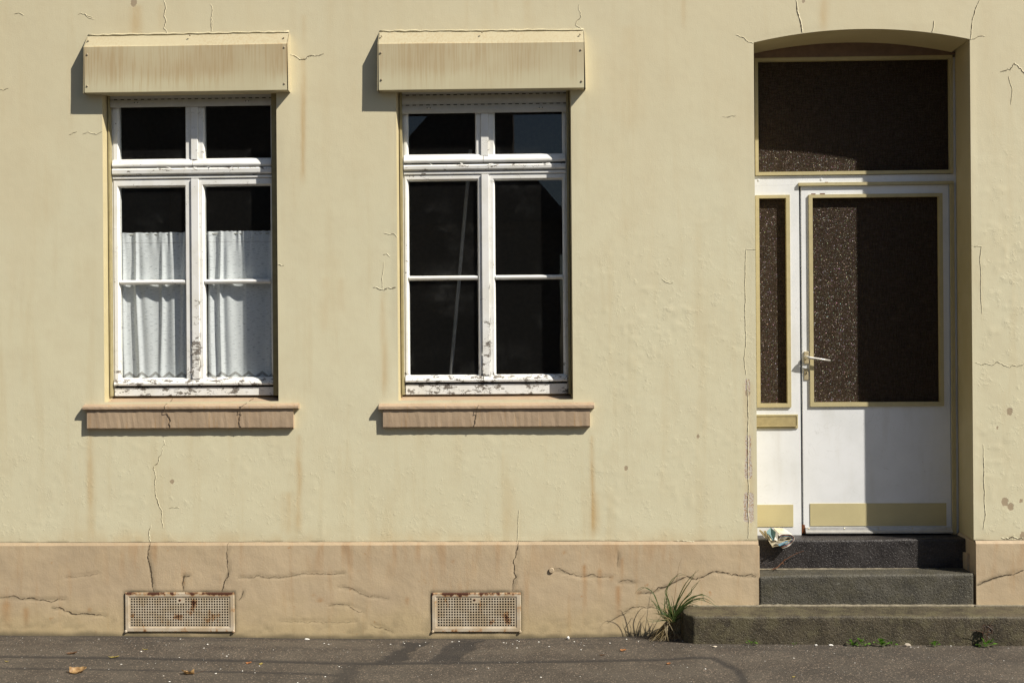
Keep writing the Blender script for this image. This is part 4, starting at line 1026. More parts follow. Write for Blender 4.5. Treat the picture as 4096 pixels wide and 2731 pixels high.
# ------------------------------------------------------------------ STEPS
M_S1 = m_stone('dark_basalt', (.022, .019, .019), (.040, .035, .033), None, 0, (.16, .12, .10), .42)
M_S2 = m_stone('grey_green_stone', (.052, .048, .037), (.086, .079, .060), (.075, .067, .038), .45, (.30, .30, .24), .6)
M_S3 = m_stone('brown_mossy_stone', (.042, .034, .021), (.080, .066, .041), (.115, .10, .055), .75, (.24, .22, .14), .6)
M_MORT = plain('pale_mortar', (.24, .21, .15), .9, .35, 40, .3, 0, .6)
steps = thing('front_steps', 'three worn dark stone steps leading up to the recessed white door', 'steps', (X(3460, 2420, 0), -.15, Z(3460, 2570, -.287)))
def step(x0, x1, yb, yf, z0, ztl, ztr, mat, seed, lab):
    rr = .016; nX = max(20, int((x1 - x0) / .0125)); prof = []
    nb = 7; nf = 14
    for i in range(nb): prof.append((yb + (yf + rr - yb) * i / (nb - 1), 0, 1))
    for i in range(1, 5): a = i / 5 * math.pi / 2; prof.append((yf + rr - rr * math.sin(a), -(rr - rr * math.cos(a)), 1))
    for i in range(nf): prof.append((yf, -rr - (i / (nf - 1)), 2))
    gx = np.linspace(x0, x1, nX + 1); vs = []; n = len(prof)
    for x in gx:
        t = (x - x0) / (x1 - x0); zt = ztl + (ztr - ztl) * t
        for (yy, dz, k) in prof:
            z = zt + dz if k == 1 else zt - rr + (dz + rr) * (zt - rr - z0)
            vs.append([x, yy, z])
    V = np.array(vs); 
    V[:, 1] += (fbm(V[:, 0] * 9, V[:, 2] * 9 + V[:, 1] * 7, seed, 3) - .5) * .010 * (V[:, 1] < yf + .05)
    if seed == 3:
        k_ = np.clip(1 - (V[:, 0] - x0) / .05, 0, 1); V[:, 1] += np.where(V[:, 1] < yf + .06, k_ * .07, 0)
    V[:, 2] += (fbm(V[:, 0] * 4, V[:, 1] * 9, seed + 5, 3) - .5) * .008 * (V[:, 2] > z0 + .02)
    fs = [(i * n + k, (i + 1) * n + k, (i + 1) * n + k + 1, i * n + k + 1) for i in range(nX) for k in range(n - 1)]
    # end caps
    k = len(V); ends = []
    caps = [(x0, 0), (x1, nX)]
    Vl = [tuple(v) for v in V]
    for (x, i) in caps:
        Vl.append((x, yb, z0)); fs.append(tuple([len(Vl) - 1] + [i * n + q_ for q_ in range(n)]))
    o = obj('step', Vl, fs, mat, steps, smooth=True, label=lab)
    bm = bmesh.new(); bm.from_mesh(o.data); bmesh.ops.recalc_face_normals(bm, faces=bm.faces); bm.to_mesh(o.data); bm.free()
    for p_ in o.data.polygons:
        if len(p_.vertices) > 4: p_.use_smooth = False
    return o
y1, y2, y3 = .177, -.012, -.287
zs1l, zs1r = Z(3050, 2158, y1), Z(3860, 2154, y1)
zs2l, zs2r = Z(3050, 2303, y2), Z(3880, 2293, y2)
zs3 = Z(3400, 2463, y3); zs3l = Z(2800, 2463, y3)
xL = X(3035, 2300, PLD)
step(xL - .02, X(3871, 2200, y1) + .02, DR + .05, y1, zs2r - .02, zs1l, zs1r, M_S1, 1, 'almost black upper step below the door')
step(xL + .004, X(3893, 2350, y2), y1 + .02, y2, zs3 - .03, zs2l, zs2r, M_S2, 2, 'grey green middle step')
step(X(2740, 2500, y3), 4.4, .02, y3, -.12, zs3l, Z(4096, 2466, y3), M_S3, 3, 'long brown bottom step spotted with moss')
r = random.Random(3)
def mortar(x0, x1, y, z, rad, n=60):
    pts = [(x0 + (x1 - x0) * i / n, y, z + (z2 if (z2 := 0) else 0) + r.uniform(-.0006, .0006)) for i in range(n + 1)]
    MB().tube(pts, [rad * r.uniform(.75, 1.1) for _ in pts], 6).make('mortar_joint', M_MORT, steps, smooth=True)
mortar(xL, X(3870, 2270, y1), y1 - .002, (zs2l + zs2r) / 2 - .001, .007)
mortar(xL - .02, X(3896, 2420, y2), y2 - .004, zs3 + .000, .011)
MB().box(X(2770, 2440, PLD), xL, PLD - .02, PLD + .01, zs3l - .02, zs3l + .006, .003).box(X(3896, 2420, PLD), 4.4, PLD - .02, PLD + .01, zs3 - .02, zs3 + .007, .003).make('mortar_joint', M_MORT, steps)
MB().box(xL - .02, xL + .006, y2 + .004, DR, zs3, zs1l - .01).make('mortar_joint', MP, steps)
# deep dark recess side at right of step 2
MB().box(X(3893, 2350, y2) + .001, X(3905, 2350, PLD) + .03, y2 + .12, .3, zs3 - .02, zs2r + .1).make('gap_filler', MP, steps)

# ------------------------------------------------------------------ GROUND
MAS = m_asphalt()
def zground(x): return np.interp(x, GCX, GCZ)
def ground():
    gx = np.array(lines(-3.9, 3.4, .015, [])); gx = np.concatenate([[-40, -15, -6], gx, [6, 15, 40]])
    gy = np.concatenate([[-2.35, -2.0, -1.7], np.linspace(-1.45, .03, 120)])
    GX, GY = np.meshgrid(gx, gy); cz = zground(GX)
    cz = cz * sstep(-2.35, -.6, GY) + 0.0 * GX
    Zz = cz + (fbm(GX * 1.5, GY * 1.5, 3, 3) - .5) * .006 + (fbm(GX * 30, GY * 30, 7, 3) - .5) * .003
    seam = np.zeros_like(GX)
    def line(pts, wd, s=1.0):
        nonlocal seam, Zz
        pp = [PG(a, b) for a, b in pts]; d = polydist(GX, GY, pp) + (fbm(GX * 18, GY * 18, 3, 2) - .5) * .010
        k = s * np.exp(-(np.maximum(0, d) / wd) ** 4); seam = np.maximum(seam, k)
    line([(0, 2633), (500, 2637), (1000, 2643), (1400, 2650), (2000, 2643), (2500, 2645), (2850, 2652), (2950, 2700), (2985, 2760)], .028, .95)
    line([(0, 2680), (500, 2683), (1000, 2688), (1250, 2692), (1380, 2700), (1400, 2760)], .020, .8)
    line([(1400, 2650), (1390, 2700), (1330, 2760)], .06, .7)
    for (x0, x1, yy0, yy1, s) in ((1518, 1613, 2568, 2648, .95), (1722, 1840, 2562, 2640, .95)):
        a = PG(x0, (yy0 + yy1) / 2); b = PG(x1, (yy0 + yy1) / 2); c = PG(x0, yy0)[1]; d = PG(x0, yy1)[1]
        sl_ = (GY - d) * -.25; n = (fbm(GX * 14, GY * 14, 5, 4) - .5) * .12
        seam = np.maximum(seam, s * sstep(-.01, .01, GX - a[0] + sl_ + n) * sstep(-.01, .01, b[0] - GX - sl_ + n) * sstep(-.02, .02, c + .03 - GY + n) * sstep(-.02, .02, GY - d + n))
    seam = np.maximum(seam, .5 * sstep(.64, .72, fbm(GX * 5, GY * 22, 55, 4)) * sstep(-.5, -.05, GY))
    seam = np.maximum(seam, .45 * sstep(-.06, -.03, GY) * (.5 + fbm(GX * 20, GY * 20, 9, 2)))
    Zz -= .003 * seam
    dust = .35 * sstep(.5, .75, fbm(GX * 2.2, GY * 6, 77, 4)) * sstep(-.5, -.1, GY)
    nz, nx = GX.shape; ids = np.arange(nx * nz).reshape(nz, nx)
    q = np.stack([ids[:-1, :-1], ids[:-1, 1:], ids[1:, 1:], ids[1:, :-1]], -1).reshape(-1, 4)
    return np.stack([GX, GY, Zz], -1).reshape(-1, 3), q, dict(seam=seam, dust=dust)
V, q, A = ground()
gr = npmesh('pavement', V, q, MAS, A, None); gr['kind'] = 'structure'
def GZ_(x, yy): return float(zground(x)) * float(sstep(-2.35, -.6, np.array(yy))) + .001
MROAD = plain('road_asphalt', (.07, .066, .062), .85); MKERB = plain('kerb_stone', (.22, .21, .19), .8)
def st(o): o['kind'] = 'structure'; return o
st(MB().box(-40, 40, -2.5, -2.352, -.3, .0, .01).make('kerb', MKERB)); 
st(obj('road', [(-60, -9.5, -.12), (60, -9.5, -.12), (60, -2.5, -.12), (-60, -2.5, -.12)], [(0, 1, 2, 3)], MROAD))
st(obj('far_pavement', [(-60, -12, -.01), (60, -12, -.01), (60, -9.5, -.01), (-60, -9.5, -.01), (-60, -9.5, -.14), (60, -9.5, -.14)], [(0, 1, 2, 3), (3, 2, 5, 4)], MROAD))
st(obj('ground', [(-300, -300, -.32), (300, -300, -.32), (300, 300, -.32), (-300, 300, -.32)], [(0, 1, 2, 3)], plain('earth', (.09, .08, .05), .95)))

# ------------------------------------------------------------------ houses across the street (reflected in the panes
MOW = plain('grey_brown_render', (.13, .11, .09), .9); MOR = plain('slate_roof', (.055, .05, .05), .7); MOG = plain('dark_pane', (.02, .022, .025), .2, .1, 10, .5)
def far_house(x0, x1, eave, ridge, gable, lab):
    t = thing('far_house', lab, 'house', ((x0 + x1) / 2, -12.5, 0), 'houses across the street')
    MB().box(x0, x1, -20, -12.2, 0, eave).make('wall', MOW, t)
    o = .25
    if gable:
        cx = (x0 + x1) / 2
        rf = MB().addm([(x0 - o, -12.0, eave - .1), (cx, -12.0, ridge), (x1 + o, -12.0, eave - .1), (x0 - o, -20, eave - .1), (cx, -20, ridge), (x1 + o, -20, eave - .1)], [(0, 1, 2), (3, 5, 4), (0, 3, 4, 1), (1, 4, 5, 2), (0, 2, 5, 3)]).make('roof', MOR, t)
    else:
        rf = MB().addm([(x0, -11.9, eave - .1), (x1, -11.9, eave - .1), (x1, -16, ridge), (x0, -16, ridge), (x1, -20.2, eave), (x0, -20.2, eave)], [(0, 1, 2, 3), (3, 2, 4, 5), (0, 3, 5), (1, 4, 2), (0, 5, 4, 1)]).make('roof', MOR, t)
    MB().box(x1 - 1.6, x1 - .9, -16.4, -15.6, ridge - 1, ridge + .9).make('chimney', MOW, rf)
    n = int((x1 - x0) / 2.2)
    for f in range(max(1, int(eave / 2.8))):
        for i in range(n):
            cx = x0 + (x1 - x0) * (i + .5) / n; z = .9 + f * 2.8
            if f == 0 and i == n // 2: MB().box(cx - .5, cx + .5, -12.2, -12.16, .1, 2.3).make('door', MOR, t); continue
            wn_ = MB().ring([((cx - .55, cx + .55, z, z + 1.4), -12.2), ((cx - .55, cx + .55, z, z + 1.4), -12.14), ((cx - .47, cx + .47, z + .08, z + 1.32), -12.14), ((cx - .47, cx + .47, z + .08, z + 1.32), -12.19)]).make('window', MOR, t)
            MB().box(cx - .47, cx + .47, -12.19, -12.17, z + .08, z + 1.32).make('pane', MOG, wn_)
    return t
far_house(-30, -8.2, 9.5, 12.5, False, 'tall grey brown row house at the far left, extended to block sky light')
far_house(-8.15, -3.4, 9.0, 12.0, False, 'tall grey brown row house opposite the curtained window')  # left row raised to keep sky light off the reveals
far_house(-3.3, .15, 3.95, 6.1, True, 'narrow low gabled house opposite the uncurtained window')
far_house(3.2, 14, 5.0, 7.4, False, 'lower grey brown house opposite the door')  # kept low so more sky light reaches the door

# ------------------------------------------------------------------ GRASS TUFT
MGR = m_leaf('grass_blade', (.045, .080, .018), (.085, .125, .03), .25); MDRY = m_leaf('dry_grass', (.20, .15, .07), (.30, .23, .11), .2)
gb = Vector((X(*cg(930, 1130), -.16), -.13, GZ_(X(*cg(930, 1130), -.16), -.15)))
tuft = thing('grass_tuft', 'tuft of long green grass growing between wall and bottom step', 'grass tuft', gb)
def bez(pts, n):
    out = []; P_ = [pts[0]] + pts + [pts[-1]]
    for i in range(1, len(P_) - 2):
        for k in range(n):
            t = k / n; a, b, c, d = P_[i - 1], P_[i], P_[i + 1], P_[i + 2]
            out.append(.5 * ((2 * b) + (c - a) * t + (2 * a - 5 * b + 4 * c - d) * t * t + (3 * b - a - 3 * c + d) * t ** 3))
    out.append(pts[-1]); return out
def blade(pts, wd, mat, parent, name='blade'):
    pp = bez([Vector(p) for p in pts], 6); n = len(pp); vs = []
    for i, p in enumerate(pp):
        t = i / (n - 1); tg = (pp[min(i + 1, n - 1)] - pp[max(i - 1, 0)]).normalized()
        s = tg.cross(Vector((.25, -1, .15))).normalized(); w_ = wd * (1 - t ** 1.6) * (.7 + .3 * min(1, t * 6)) * .5 + .0003
        vs += [p - s * w_, p + Vector((0, w_ * .5, 0)), p + s * w_]
    fs = []
    for i in range(n - 1): fs += [(3 * i, 3 * i + 1, 3 * i + 4, 3 * i + 3), (3 * i + 1, 3 * i + 2, 3 * i + 5, 3 * i + 4)]
    return obj(name, vs, fs, mat, parent, smooth=True)
r = random.Random(21)
bl = [([(900, 1140), (760, 950), (640, 680), (520, 585), (395, 640)], .0045), ([(930, 1120), (870, 800), (850, 640), (915, 480), (1010, 405), (1150, 380)], .0045),
      ([(930, 1120), (985, 880), (1100, 600), (1200, 450), (1355, 300)], .006), ([(940, 1110), (1080, 830), (1200, 680), (1300, 560), (1370, 455)], .005),
      ([(950, 1100), (1080, 880), (1230, 740), (1400, 700), (1500, 730), (1615, 820)], .0055), ([(950, 1100), (1100, 880), (1280, 770), (1450, 795), (1660, 888)], .0055),
      ([(950, 1110), (1100, 890), (1250, 800), (1450, 733)], .0045), ([(920, 1120), (830, 950), (820, 750), (875, 640)], .004),
      ([(900, 1130), (840, 1000), (700, 880), (570, 740)], .0045), ([(940, 1100), (990, 900), (1020, 820), (1055, 725)], .0045), ([(930, 1110), (900, 960), (960, 870), (1100, 930)], .004),
      ([(910, 1110), (860, 880), (845, 780), (850, 690)], .004), ([(940, 1100), (1050, 950), (1180, 830), (1290, 735)], .0055), ([(950, 1100), (1120, 920), (1250, 850), (1380, 880)], .0045),
      ([(930, 1100), (930, 980), (925, 900)], .005), ([(940, 1100), (1000, 1000), (1120, 870), (1240, 790)], .0055), ([(900, 1130), (800, 1090), (640, 1090), (530, 1062)], .003),
      ([(900, 1140), (740, 1000), (700, 860), (600, 790)], .003), ([(930, 1110), (860, 1020), (760, 1000), (740, 860)], .004), ([(940, 1110), (980, 960), (1010, 870), (1100, 770)], .004)]
bl += [([(a + r.uniform(-14, 14) + (k_ * r.uniform(-16, 16)), b + k_ * r.uniform(-14, 18)) for k_, (a, b) in enumerate(p_)], w_ * r.uniform(.8, 1.15)) for (p_, w_) in bl[:18]]
for i, (pts, wd) in enumerate(bl):
    wd *= 1.35; d0 = -.13; d1 = -.13 + r.uniform(-.10, .05); n = len(pts)
    blade([PV(*cg(*p), d0 + (d1 - d0) * k / (n - 1)) for k, p in enumerate(pts)], wd, MGR, tuft)
for i in range(60):
    a = r.uniform(-1.2, 1.3); L = r.uniform(.05, .17); b0 = PV(*cg(930 + r.uniform(-40, 60), 1130), -.13 + r.uniform(-.04, .04))
    tip = b0 + Vector((math.sin(a) * L, r.uniform(-.06, .05), math.cos(a) * L)); midp = (b0 + tip) / 2 + Vector((-.1 * math.sin(a) * L, 0, .12 * L))
    blade([b0, midp, tip], r.uniform(.004, .006), MGR if r.random() < .7 else MDRY, tuft)
blade([PV(*cg(*p), -.11) for p in ((930, 1100), (965, 800), (1010, 440), (1045, 230), (1095, 112))], .0022, m_leaf('red_stalk', (.16, .09, .05), (.22, .13, .07), .1), tuft, 'stalk')
for i in range(80):
    b0 = PV(*cg(r.uniform(820, 1010), r.uniform(1130, 1200)), -.12 + r.uniform(-.04, .05)); x_, z_ = P(*cg(r.uniform(560, 880), 1345), -.14)
    e = Vector((x_, -.14 + r.uniform(-.07, .07), GZ_(x_, -.14) + .004))
    blade([b0, (b0 + e) / 2 + Vector((r.uniform(-.01, .01), r.uniform(-.02, .01), r.uniform(-.005, .02))), e], r.uniform(.002, .0035), MDRY, tuft, 'dry_blade')
for i in range(24):
    b0 = PV(*cg(r.uniform(850, 1090), r.uniform(1080, 1180)), -.15); x_, z_ = P(*cg(r.uniform(850, 1090), 1400), -.16)
    e = Vector((x_, -.17 + r.uniform(-.05, .07), GZ_(x_, -.16) + .003))
    blade([b0, (b0 + e) / 2 + Vector((r.uniform(-.01, .01), -.01, 0)), e], r.uniform(.002, .003), MDRY, tuft, 'dry_blade')

# ------------------------------------------------------------------ WEEDS along the step
MWE = m_leaf('weed_leaf', (.12, .27, .03), (.20, .38, .06), .35)
def weed(nx_, ny_, size, n, lab, seed):
    r = random.Random(seed); yy = y3 - .02; x, _ = P(nx_, ny_, yy); z = GZ_(x, yy); base = Vector((x, yy, z))
    t = thing('small_weed', lab, 'weed', base, 'small weeds at the foot of the bottom step')
    for i in range(n):
        a = r.uniform(0, 2 * math.pi); el = r.uniform(.2, 1.3); L = size * 1.45 * r.uniform(.6, 1); dv = Vector((math.cos(a) * math.cos(el), -abs(math.sin(a)) * math.cos(el) * .8, math.sin(el)))
        s = dv.cross(Vector((0, 0, 1))).normalized(); w_ = L * .27; u = Vector((0, 0, 1)); m_ = base + dv * L * .35; vs = [base, m_ - s * w_ * .3, m_ + s * w_ * .3]
        c = base + dv * L * .72; vs = [base - s * .0007, base + s * .0007, base + dv * L * .45 + s * .001, base + dv * L * .45 - s * .001, c - s * w_ + u * .002, c + s * w_ + u * .002, c + u * -.001, base + dv * L - u * L * .1]
        obj('leaf', vs, [(0, 1, 2, 3), (3, 6, 4), (3, 2, 6), (2, 5, 6), (4, 6, 7), (6, 5, 7)], MWE, t)
for k, (a, b, s, n, lab) in enumerate([(105, 1262, .035, 8, 'flat pale green weed near the left end of the bottom step'), (865, 1270, .035, 9, 'small weed just left of the taller sprouting one by the bottom step'),
        (935, 1262, .045, 12, 'upright leafy weed second of the cluster below the door'), (1085, 1275, .05, 18, 'largest leafy weed rosette at the foot of the steps'), (1172, 1275, .032, 9, 'little weed right beside the largest rosette'),
        (1488, 1280, .035, 12, 'low weed between the rosette and the dead stalk'), (1880, 1275, .05, 18, 'bushy green weed under the dead brown stalk at far right'), (430, 1287, .02, 5, 'tiny weed lying flat on the pavement edge')]):
    weed(*c6(a, b), s, n, lab, 50 + k)
ds = thing('dead_stalk', 'dead brown forked stalk standing against the bottom step', 'dead plant', PV(*c6(1880, 1265), y3 - .03))
for pts in ([(1880, 1265), (1885, 1190), (1905, 1130), (1940, 1080)], [(1880, 1265), (1850, 1200), (1860, 1130)], [(1885, 1200), (1820, 1175), (1755, 1170)], [(1890, 1180), (1915, 1190), (1925, 1140)]):
    pp = bez([PV(*c6(*p), y3 - .03) for p in pts], 4); MB().tube(pp, [.0022 * (1 - i / len(pp) * .7) for i in range(len(pp))], 5).make('twig', plain('dead_stem', (.10, .055, .03), .9), ds)
r = random.Random(9)
for i in range(12):
    b0 = PV(*c6(r.uniform(1860, 1920), r.uniform(1130, 1200)), y3 - .025); 
    blade([b0, b0 + Vector((r.uniform(-.02, .02), -.004, r.uniform(-.02, .01))), b0 + Vector((r.uniform(-.03, .03), -.008, -r.uniform(.02, .05)))], .014, m_leaf('dead_leaf', (.03, .02, .012), (.06, .035, .02), .1) if i == 0 else bpy.data.materials['dead_leaf'], ds, 'leaf')

# ------------------------------------------------------------------ LEAVES and litter
ML1 = m_leaf('brown_leaf', (.30, .17, .07), (.46, .30, .13), .25, .6); ML2 = m_leaf('yellow_leaf', (.34, .26, .06), (.42, .34, .10), .25, .6); ML3 = m_leaf('dark_leaf', (.10, .05, .025), (.17, .09, .04), .2, .6); ML4 = m_leaf('orange_leaf', (.35, .13, .04), (.45, .2, .07), .2, .6)
def leaf(nx_, ny_, L, wd, rot, curl, mat, lab, seed, stem=0, group='fallen leaves on the pavement'):
    x, yy = PG(nx_, ny_, .02); z = GZ_(x, yy); r = random.Random(seed); nu, nv = 12, 6; vs = []; fs = []
    for i in range(nu + 1):
        u = i / nu; hw = wd * .5 * (math.sin(math.pi * min(1, u ** .75)) ** .8 * (1 + .22 * math.sin(u * 17 + seed))) + .0008
        for j in range(nv + 1):
            v = j / nv * 2 - 1; X_ = (u - .5) * L; Y_ = v * hw * (1 + .12 * math.sin(u * 25 + seed))
            Z_ = curl * (abs(v) ** 1.8) * wd * (.55 if v > 0 else .12) * (1 - .75 * u) + curl * L * .9 * max(0, u - .5) ** 1.5 + curl * .004 * math.sin(v * 9 + u * 7) + r.uniform(-1, 1) * .0012 * (1 + curl) + .003
            Y_ *= (1 - .35 * curl)
            c_, s_ = math.cos(rot), math.sin(rot); vs.append((x + X_ * c_ - Y_ * s_, yy + X_ * s_ + Y_ * c_, z + max(.001, Z_)))
    for i in range(nu):
        for j in range(nv): a = i * (nv + 1) + j; fs.append((a, a + nv + 1, a + nv + 2, a + 1))
    t = thing('fallen_leaf', lab, 'leaf', (x, yy, z), group)
    obj('leaf_blade', vs, fs, mat, t, smooth=True)
    c_, s_ = math.cos(rot), math.sin(rot); e0 = Vector((x - .5 * L * c_, yy - .5 * L * s_, z + .004)); sl_ = stem or L * .2
    MB().tube([Vector((x + .3 * L * c_, yy + .3 * L * s_, z + .003)), Vector((x, yy, z + .004)), e0, e0 + Vector((-c_ * sl_ * .6, -s_ * sl_ * .6 - .003, .006 + sl_ * .1)), e0 + Vector((-c_ * sl_, -s_ * sl_ + .004, .004 + sl_ * .3))], [.0009, .001, .001, .001, .0007], 5).make('stem', ML2 if mat is ML2 else ML3, t)
leaf(312, 2682, .092, .080, .25, .75, ML1, 'large curled pale brown leaf near the lower left corner', 1)
leaf(752, 2684, .075, .065, 3.0, .8, ML1, 'brown leaf with a long yellow stem below the left vent', 2, .07)
leaf(288, 2609, .060, .025, .1, .5, ML3, 'small dark shrivelled leaf above the large curled leaf', 3)
leaf(458, 2621, .055, .018, .2, .3, ML2, 'narrow yellowish leaf left of the wide vent', 4)
leaf(995, 2640, .032, .022, .3, .5, ML4, 'small orange leaf lying on the dark seam', 5)
leaf(1044, 2643, .025, .018, 1, .4, ML2, 'tiny pale leaf beside the orange leaf on the seam', 6)
leaf(2493, 2595, .036, .026, .2, .4, ML4, 'rust orange leaf on the pavement left of the grass tuft', 7)
leaf(2410, 2611, .03, .014, .1, .2, ML3, 'small dark red leaf flake below the grass tuft', 8)
leaf(2675, 2655, .024, .02, .4, .4, ML4, 'tiny orange leaf on the seam near the bottom step', 9)
leaf(28, 2642, .02, .012, .1, .1, ML2, 'tiny straw coloured leaf scrap at the far left edge', 10)
leaf(582, 2590, .03, .006, .02, .05, ML2, 'thin straw scrap lying below the left edge of the vent', 11)
leaf(105, 2533, .03, .02, .3, .5, ML3, 'small brown leaf against the wall foot at far left', 12)
leaf(3175, 2713, .02, .012, .5, .3, ML2, 'small yellow scrap low on the pavement below the steps', 13)
MPET = plain('white_petal', (.78, .76, .70), .7)
r = random.Random(77); lit = MB()
def bit(x, yy, s, fl=.35):
    z = GZ_(x, yy); n = 5; top = [(x + math.cos(a) * s * r.uniform(.5, 1), yy + math.sin(a) * s * r.uniform(.5, 1), z + .001) for a in [k * 2 * math.pi / n for k in range(n)]]
    lit.addm(top + [(x + r.uniform(-.3, .3) * s, yy, z + .0015 + s * fl * r.uniform(.4, 1.3))], [(k, (k + 1) % n, n) for k in range(n)])
spots = [c7(757, 1127), c7(978, 1210), c7(1156, 1262), c7(1192, 1283), c7(746, 1300), c7(386, 1248), c7(1340, 1420), c7(1458, 1437), c7(598, 1472), c7(82, 1415), c7(1090, 1445), c7(655, 1525), c7(1935, 1482), c7(2120, 1467), c7(1860, 1527), c7(2150, 1163), c7(2110, 1155), c7(1630, 1220), c7(1415, 1337), c7(1500, 1372), c7(1135, 1403), c7(200, 1368), c7(1013, 1175), c7(2250, 1370),
         c8(105, 828), c8(190, 812), c8(197, 822), c8(300, 838), c8(385, 842), c8(340, 815), c8(518, 812), c8(565, 810), c8(955, 805), c8(968, 812), c8(925, 828), c8(865, 818), c8(1100, 818), c8(1170, 850), c8(1385, 828), c8(1340, 820), c8(1405, 846), c8(1580, 835), c8(1690, 812), c8(1770, 828), c8(1885, 818), c8(1925, 828), c8(2068, 845), c8(1472, 940), c8(1550, 1007), c8(762, 988), c8(675, 995), c8(380, 1032), c8(1115, 1055), c8(1378, 1055), c8(2220, 1037), c8(2100, 1020), c8(1385, 875), c8(955, 855),
         c6(425, 1420), c6(885, 1455), c6(1185, 1300), c6(1000, 1300), c6(600, 1283), c6(690, 1278), c6(1370, 1280), c6(1440, 1293), c6(1590, 1290), c6(1615, 1288), c6(1610, 1320), c6(2010, 1432), c6(1310, 1330), c6(410, 1273), c6(470, 1272), c6(850, 1275)]
for s_ in spots:
    x, yy = PG(*s_); bit(x, min(yy, -.04), r.uniform(.004, .009))
for i in range(420):
    x = r.uniform(-3.6, 3.2); yy = -.05 - abs(r.gauss(0, .35)) if r.random() < .55 else r.uniform(-1.3, -.06)
    if x > .75 and yy > -.31: yy = -.31 - r.random() * .06
    bit(x, yy, r.uniform(.0012, .0035))
lo = lit.make('petal_litter', MPET, None); tag(lo, 'scattered white petals and chips on the pavement', 'litter', None, 'stuff')
# bits of plaster and card against step foot
def chunk(nx_, ny_, s, col_, lab, name, cat, yy=None):
    yy = (y3 - .03) if yy is None else yy
    x, _ = P(nx_, ny_, yy); z = GZ_(x, yy); b = bmesh.new(); bmesh.ops.create_icosphere(b, subdivisions=2, radius=1); rr = random.Random(nx_)
    for v in b.verts: v.co = Vector((v.co.x * s[0], v.co.y * s[1], v.co.z * s[2])) * rr.uniform(.75, 1.15)
    vs = [tuple(v.co + Vector((x, yy, z + s[2] * .7))) for v in b.verts]; b.verts.index_update(); fs = [[v.index for v in f.verts] for f in b.faces]; b.free()
    o = obj(name, vs, fs, col_, None, origin=(x, yy, z)); tag(o, lab, cat)
MCH = plain('plaster_chip', (.55, .48, .38), .9); MCW = plain('white_chip', (.75, .73, .68), .8)
chunk(*c6(1282, 1268), (.020, .008, .012), MCH, 'largest tan plaster chip at the foot of the bottom step', 'plaster_chip', 'chip')
chunk(*c6(705, 1278), (.014, .006, .006), MCW, 'white oblong chip at the foot of the bottom step below the newspaper', 'plaster_chip', 'chip')
chunk(*c6(592, 1280), (.009, .008, .006), MCW, 'small round white chip left of the oblong one', 'plaster_chip', 'chip')
chunk(*c8(1297, 778), (.010, .010, .012), MCW, 'round white pebble against the wall foot right of the vent', 'pebble', 'pebble', -.06)
chunk(*c7(1945, 1098), (.018, .006, .005), MCW, 'flat white scrap at the wall foot right of the wide vent', 'plaster_chip', 'chip', -.055)
chunk(*c8(2282, 840), (.014, .010, .004), MCH, 'flat cream scrap before the left end of the bottom step', 'plaster_chip', 'chip', -.36)

# ------------------------------------------------------------------ NEWSPAPER and TWIG
def cn(x, y): return (3000 + x / 6.273, 2050 + y / 6.273)
def paper_mat(name, c, streak):
    M = Mat(name); n = M.noise(40, 4, .6); c_ = M.mix(M.rng(n, .35, .65), c, tuple(v * .85 for v in c))
    tx = M.rng(M.noise(260, 2, .5, stretch=(.35, 1, 1)), .52, .62); c_ = M.mix(M.math('MULTIPLY', tx, streak), c_, (.22, .20, .17)); return M.bsdf(c_, .8)
PC = paper_mat('newsprint_cream', (.60, .53, .36), .35); PW = paper_mat('newsprint_white', (.68, .65, .56), .25); PT = paper_mat('newsprint_teal', (.13, .24, .24), .5); PBl = paper_mat('newsprint_blue', (.16, .32, .42), .3); PR = paper_mat('newsprint_red', (.38, .18, .16), .3)
news = thing('folded_newspaper', 'folded crumpled newspaper on the left end of the upper step', 'newspaper', (X(3090, 2155, .2), .22, (zs1l) + .001))
def sheet(pts, dep0, dep1, mat, name='page', th=.0016, skew=.0):
    pp = bez([Vector((p[0], p[1])).to_3d() for p in [(P(*cn(*q), .16)[0], P(*cn(*q), .16)[1]) for q in pts]], 5); n = len(pp); vs = []; nd = 5
    for j in range(nd + 1):
        t = j / nd; yy = dep0 + (dep1 - dep0) * t
        for i, p in enumerate(pp):
            wob = .002 * math.sin(i * .9 + j * 1.7); vs.append((p.x + skew * t, yy + wob, p.y + .0015 * math.sin(j * 2 + i * .7) + t * .012))
    fs = [(j * n + i, j * n + i + 1, (j + 1) * n + i + 1, (j + 1) * n + i) for j in range(nd) for i in range(n - 1)]
    o = obj(name, vs, fs, mat, news, smooth=True)
    so_ = o.modifiers.new('thickness', 'SOLIDIFY'); so_.thickness = th; return o
nested = [([(700, 560), (830, 510), (980, 520), (1090, 590), (1060, 700), (960, 800), (800, 885)], PW), ([(720, 590), (830, 535), (970, 545), (1065, 605), (1040, 690), (940, 780), (775, 850)], PR),
          ([(710, 610), (830, 560), (960, 565), (1045, 615), (1020, 680), (920, 755), (700, 830)], PBl), ([(700, 630), (830, 585), (950, 585), (1025, 625), (1000, 675), (900, 735), (690, 800)], PC),
          ([(690, 650), (820, 610), (940, 600), (1010, 635), (980, 672), (860, 720), (560, 800)], PW), ([(690, 672), (820, 640), (930, 612), (1000, 640), (960, 675), (820, 700), (520, 770)], PC),
          ([(700, 575), (830, 520), (975, 530), (1078, 597), (1050, 697), (950, 790), (785, 868)], PC), ([(700, 622), (830, 572), (955, 575), (1035, 620), (1010, 678), (910, 745), (695, 815)], PR)]
for k, (pts, m_) in enumerate(nested): sheet(pts, .125 + k * .0015, .30, m_, th=.002, skew=-.01)
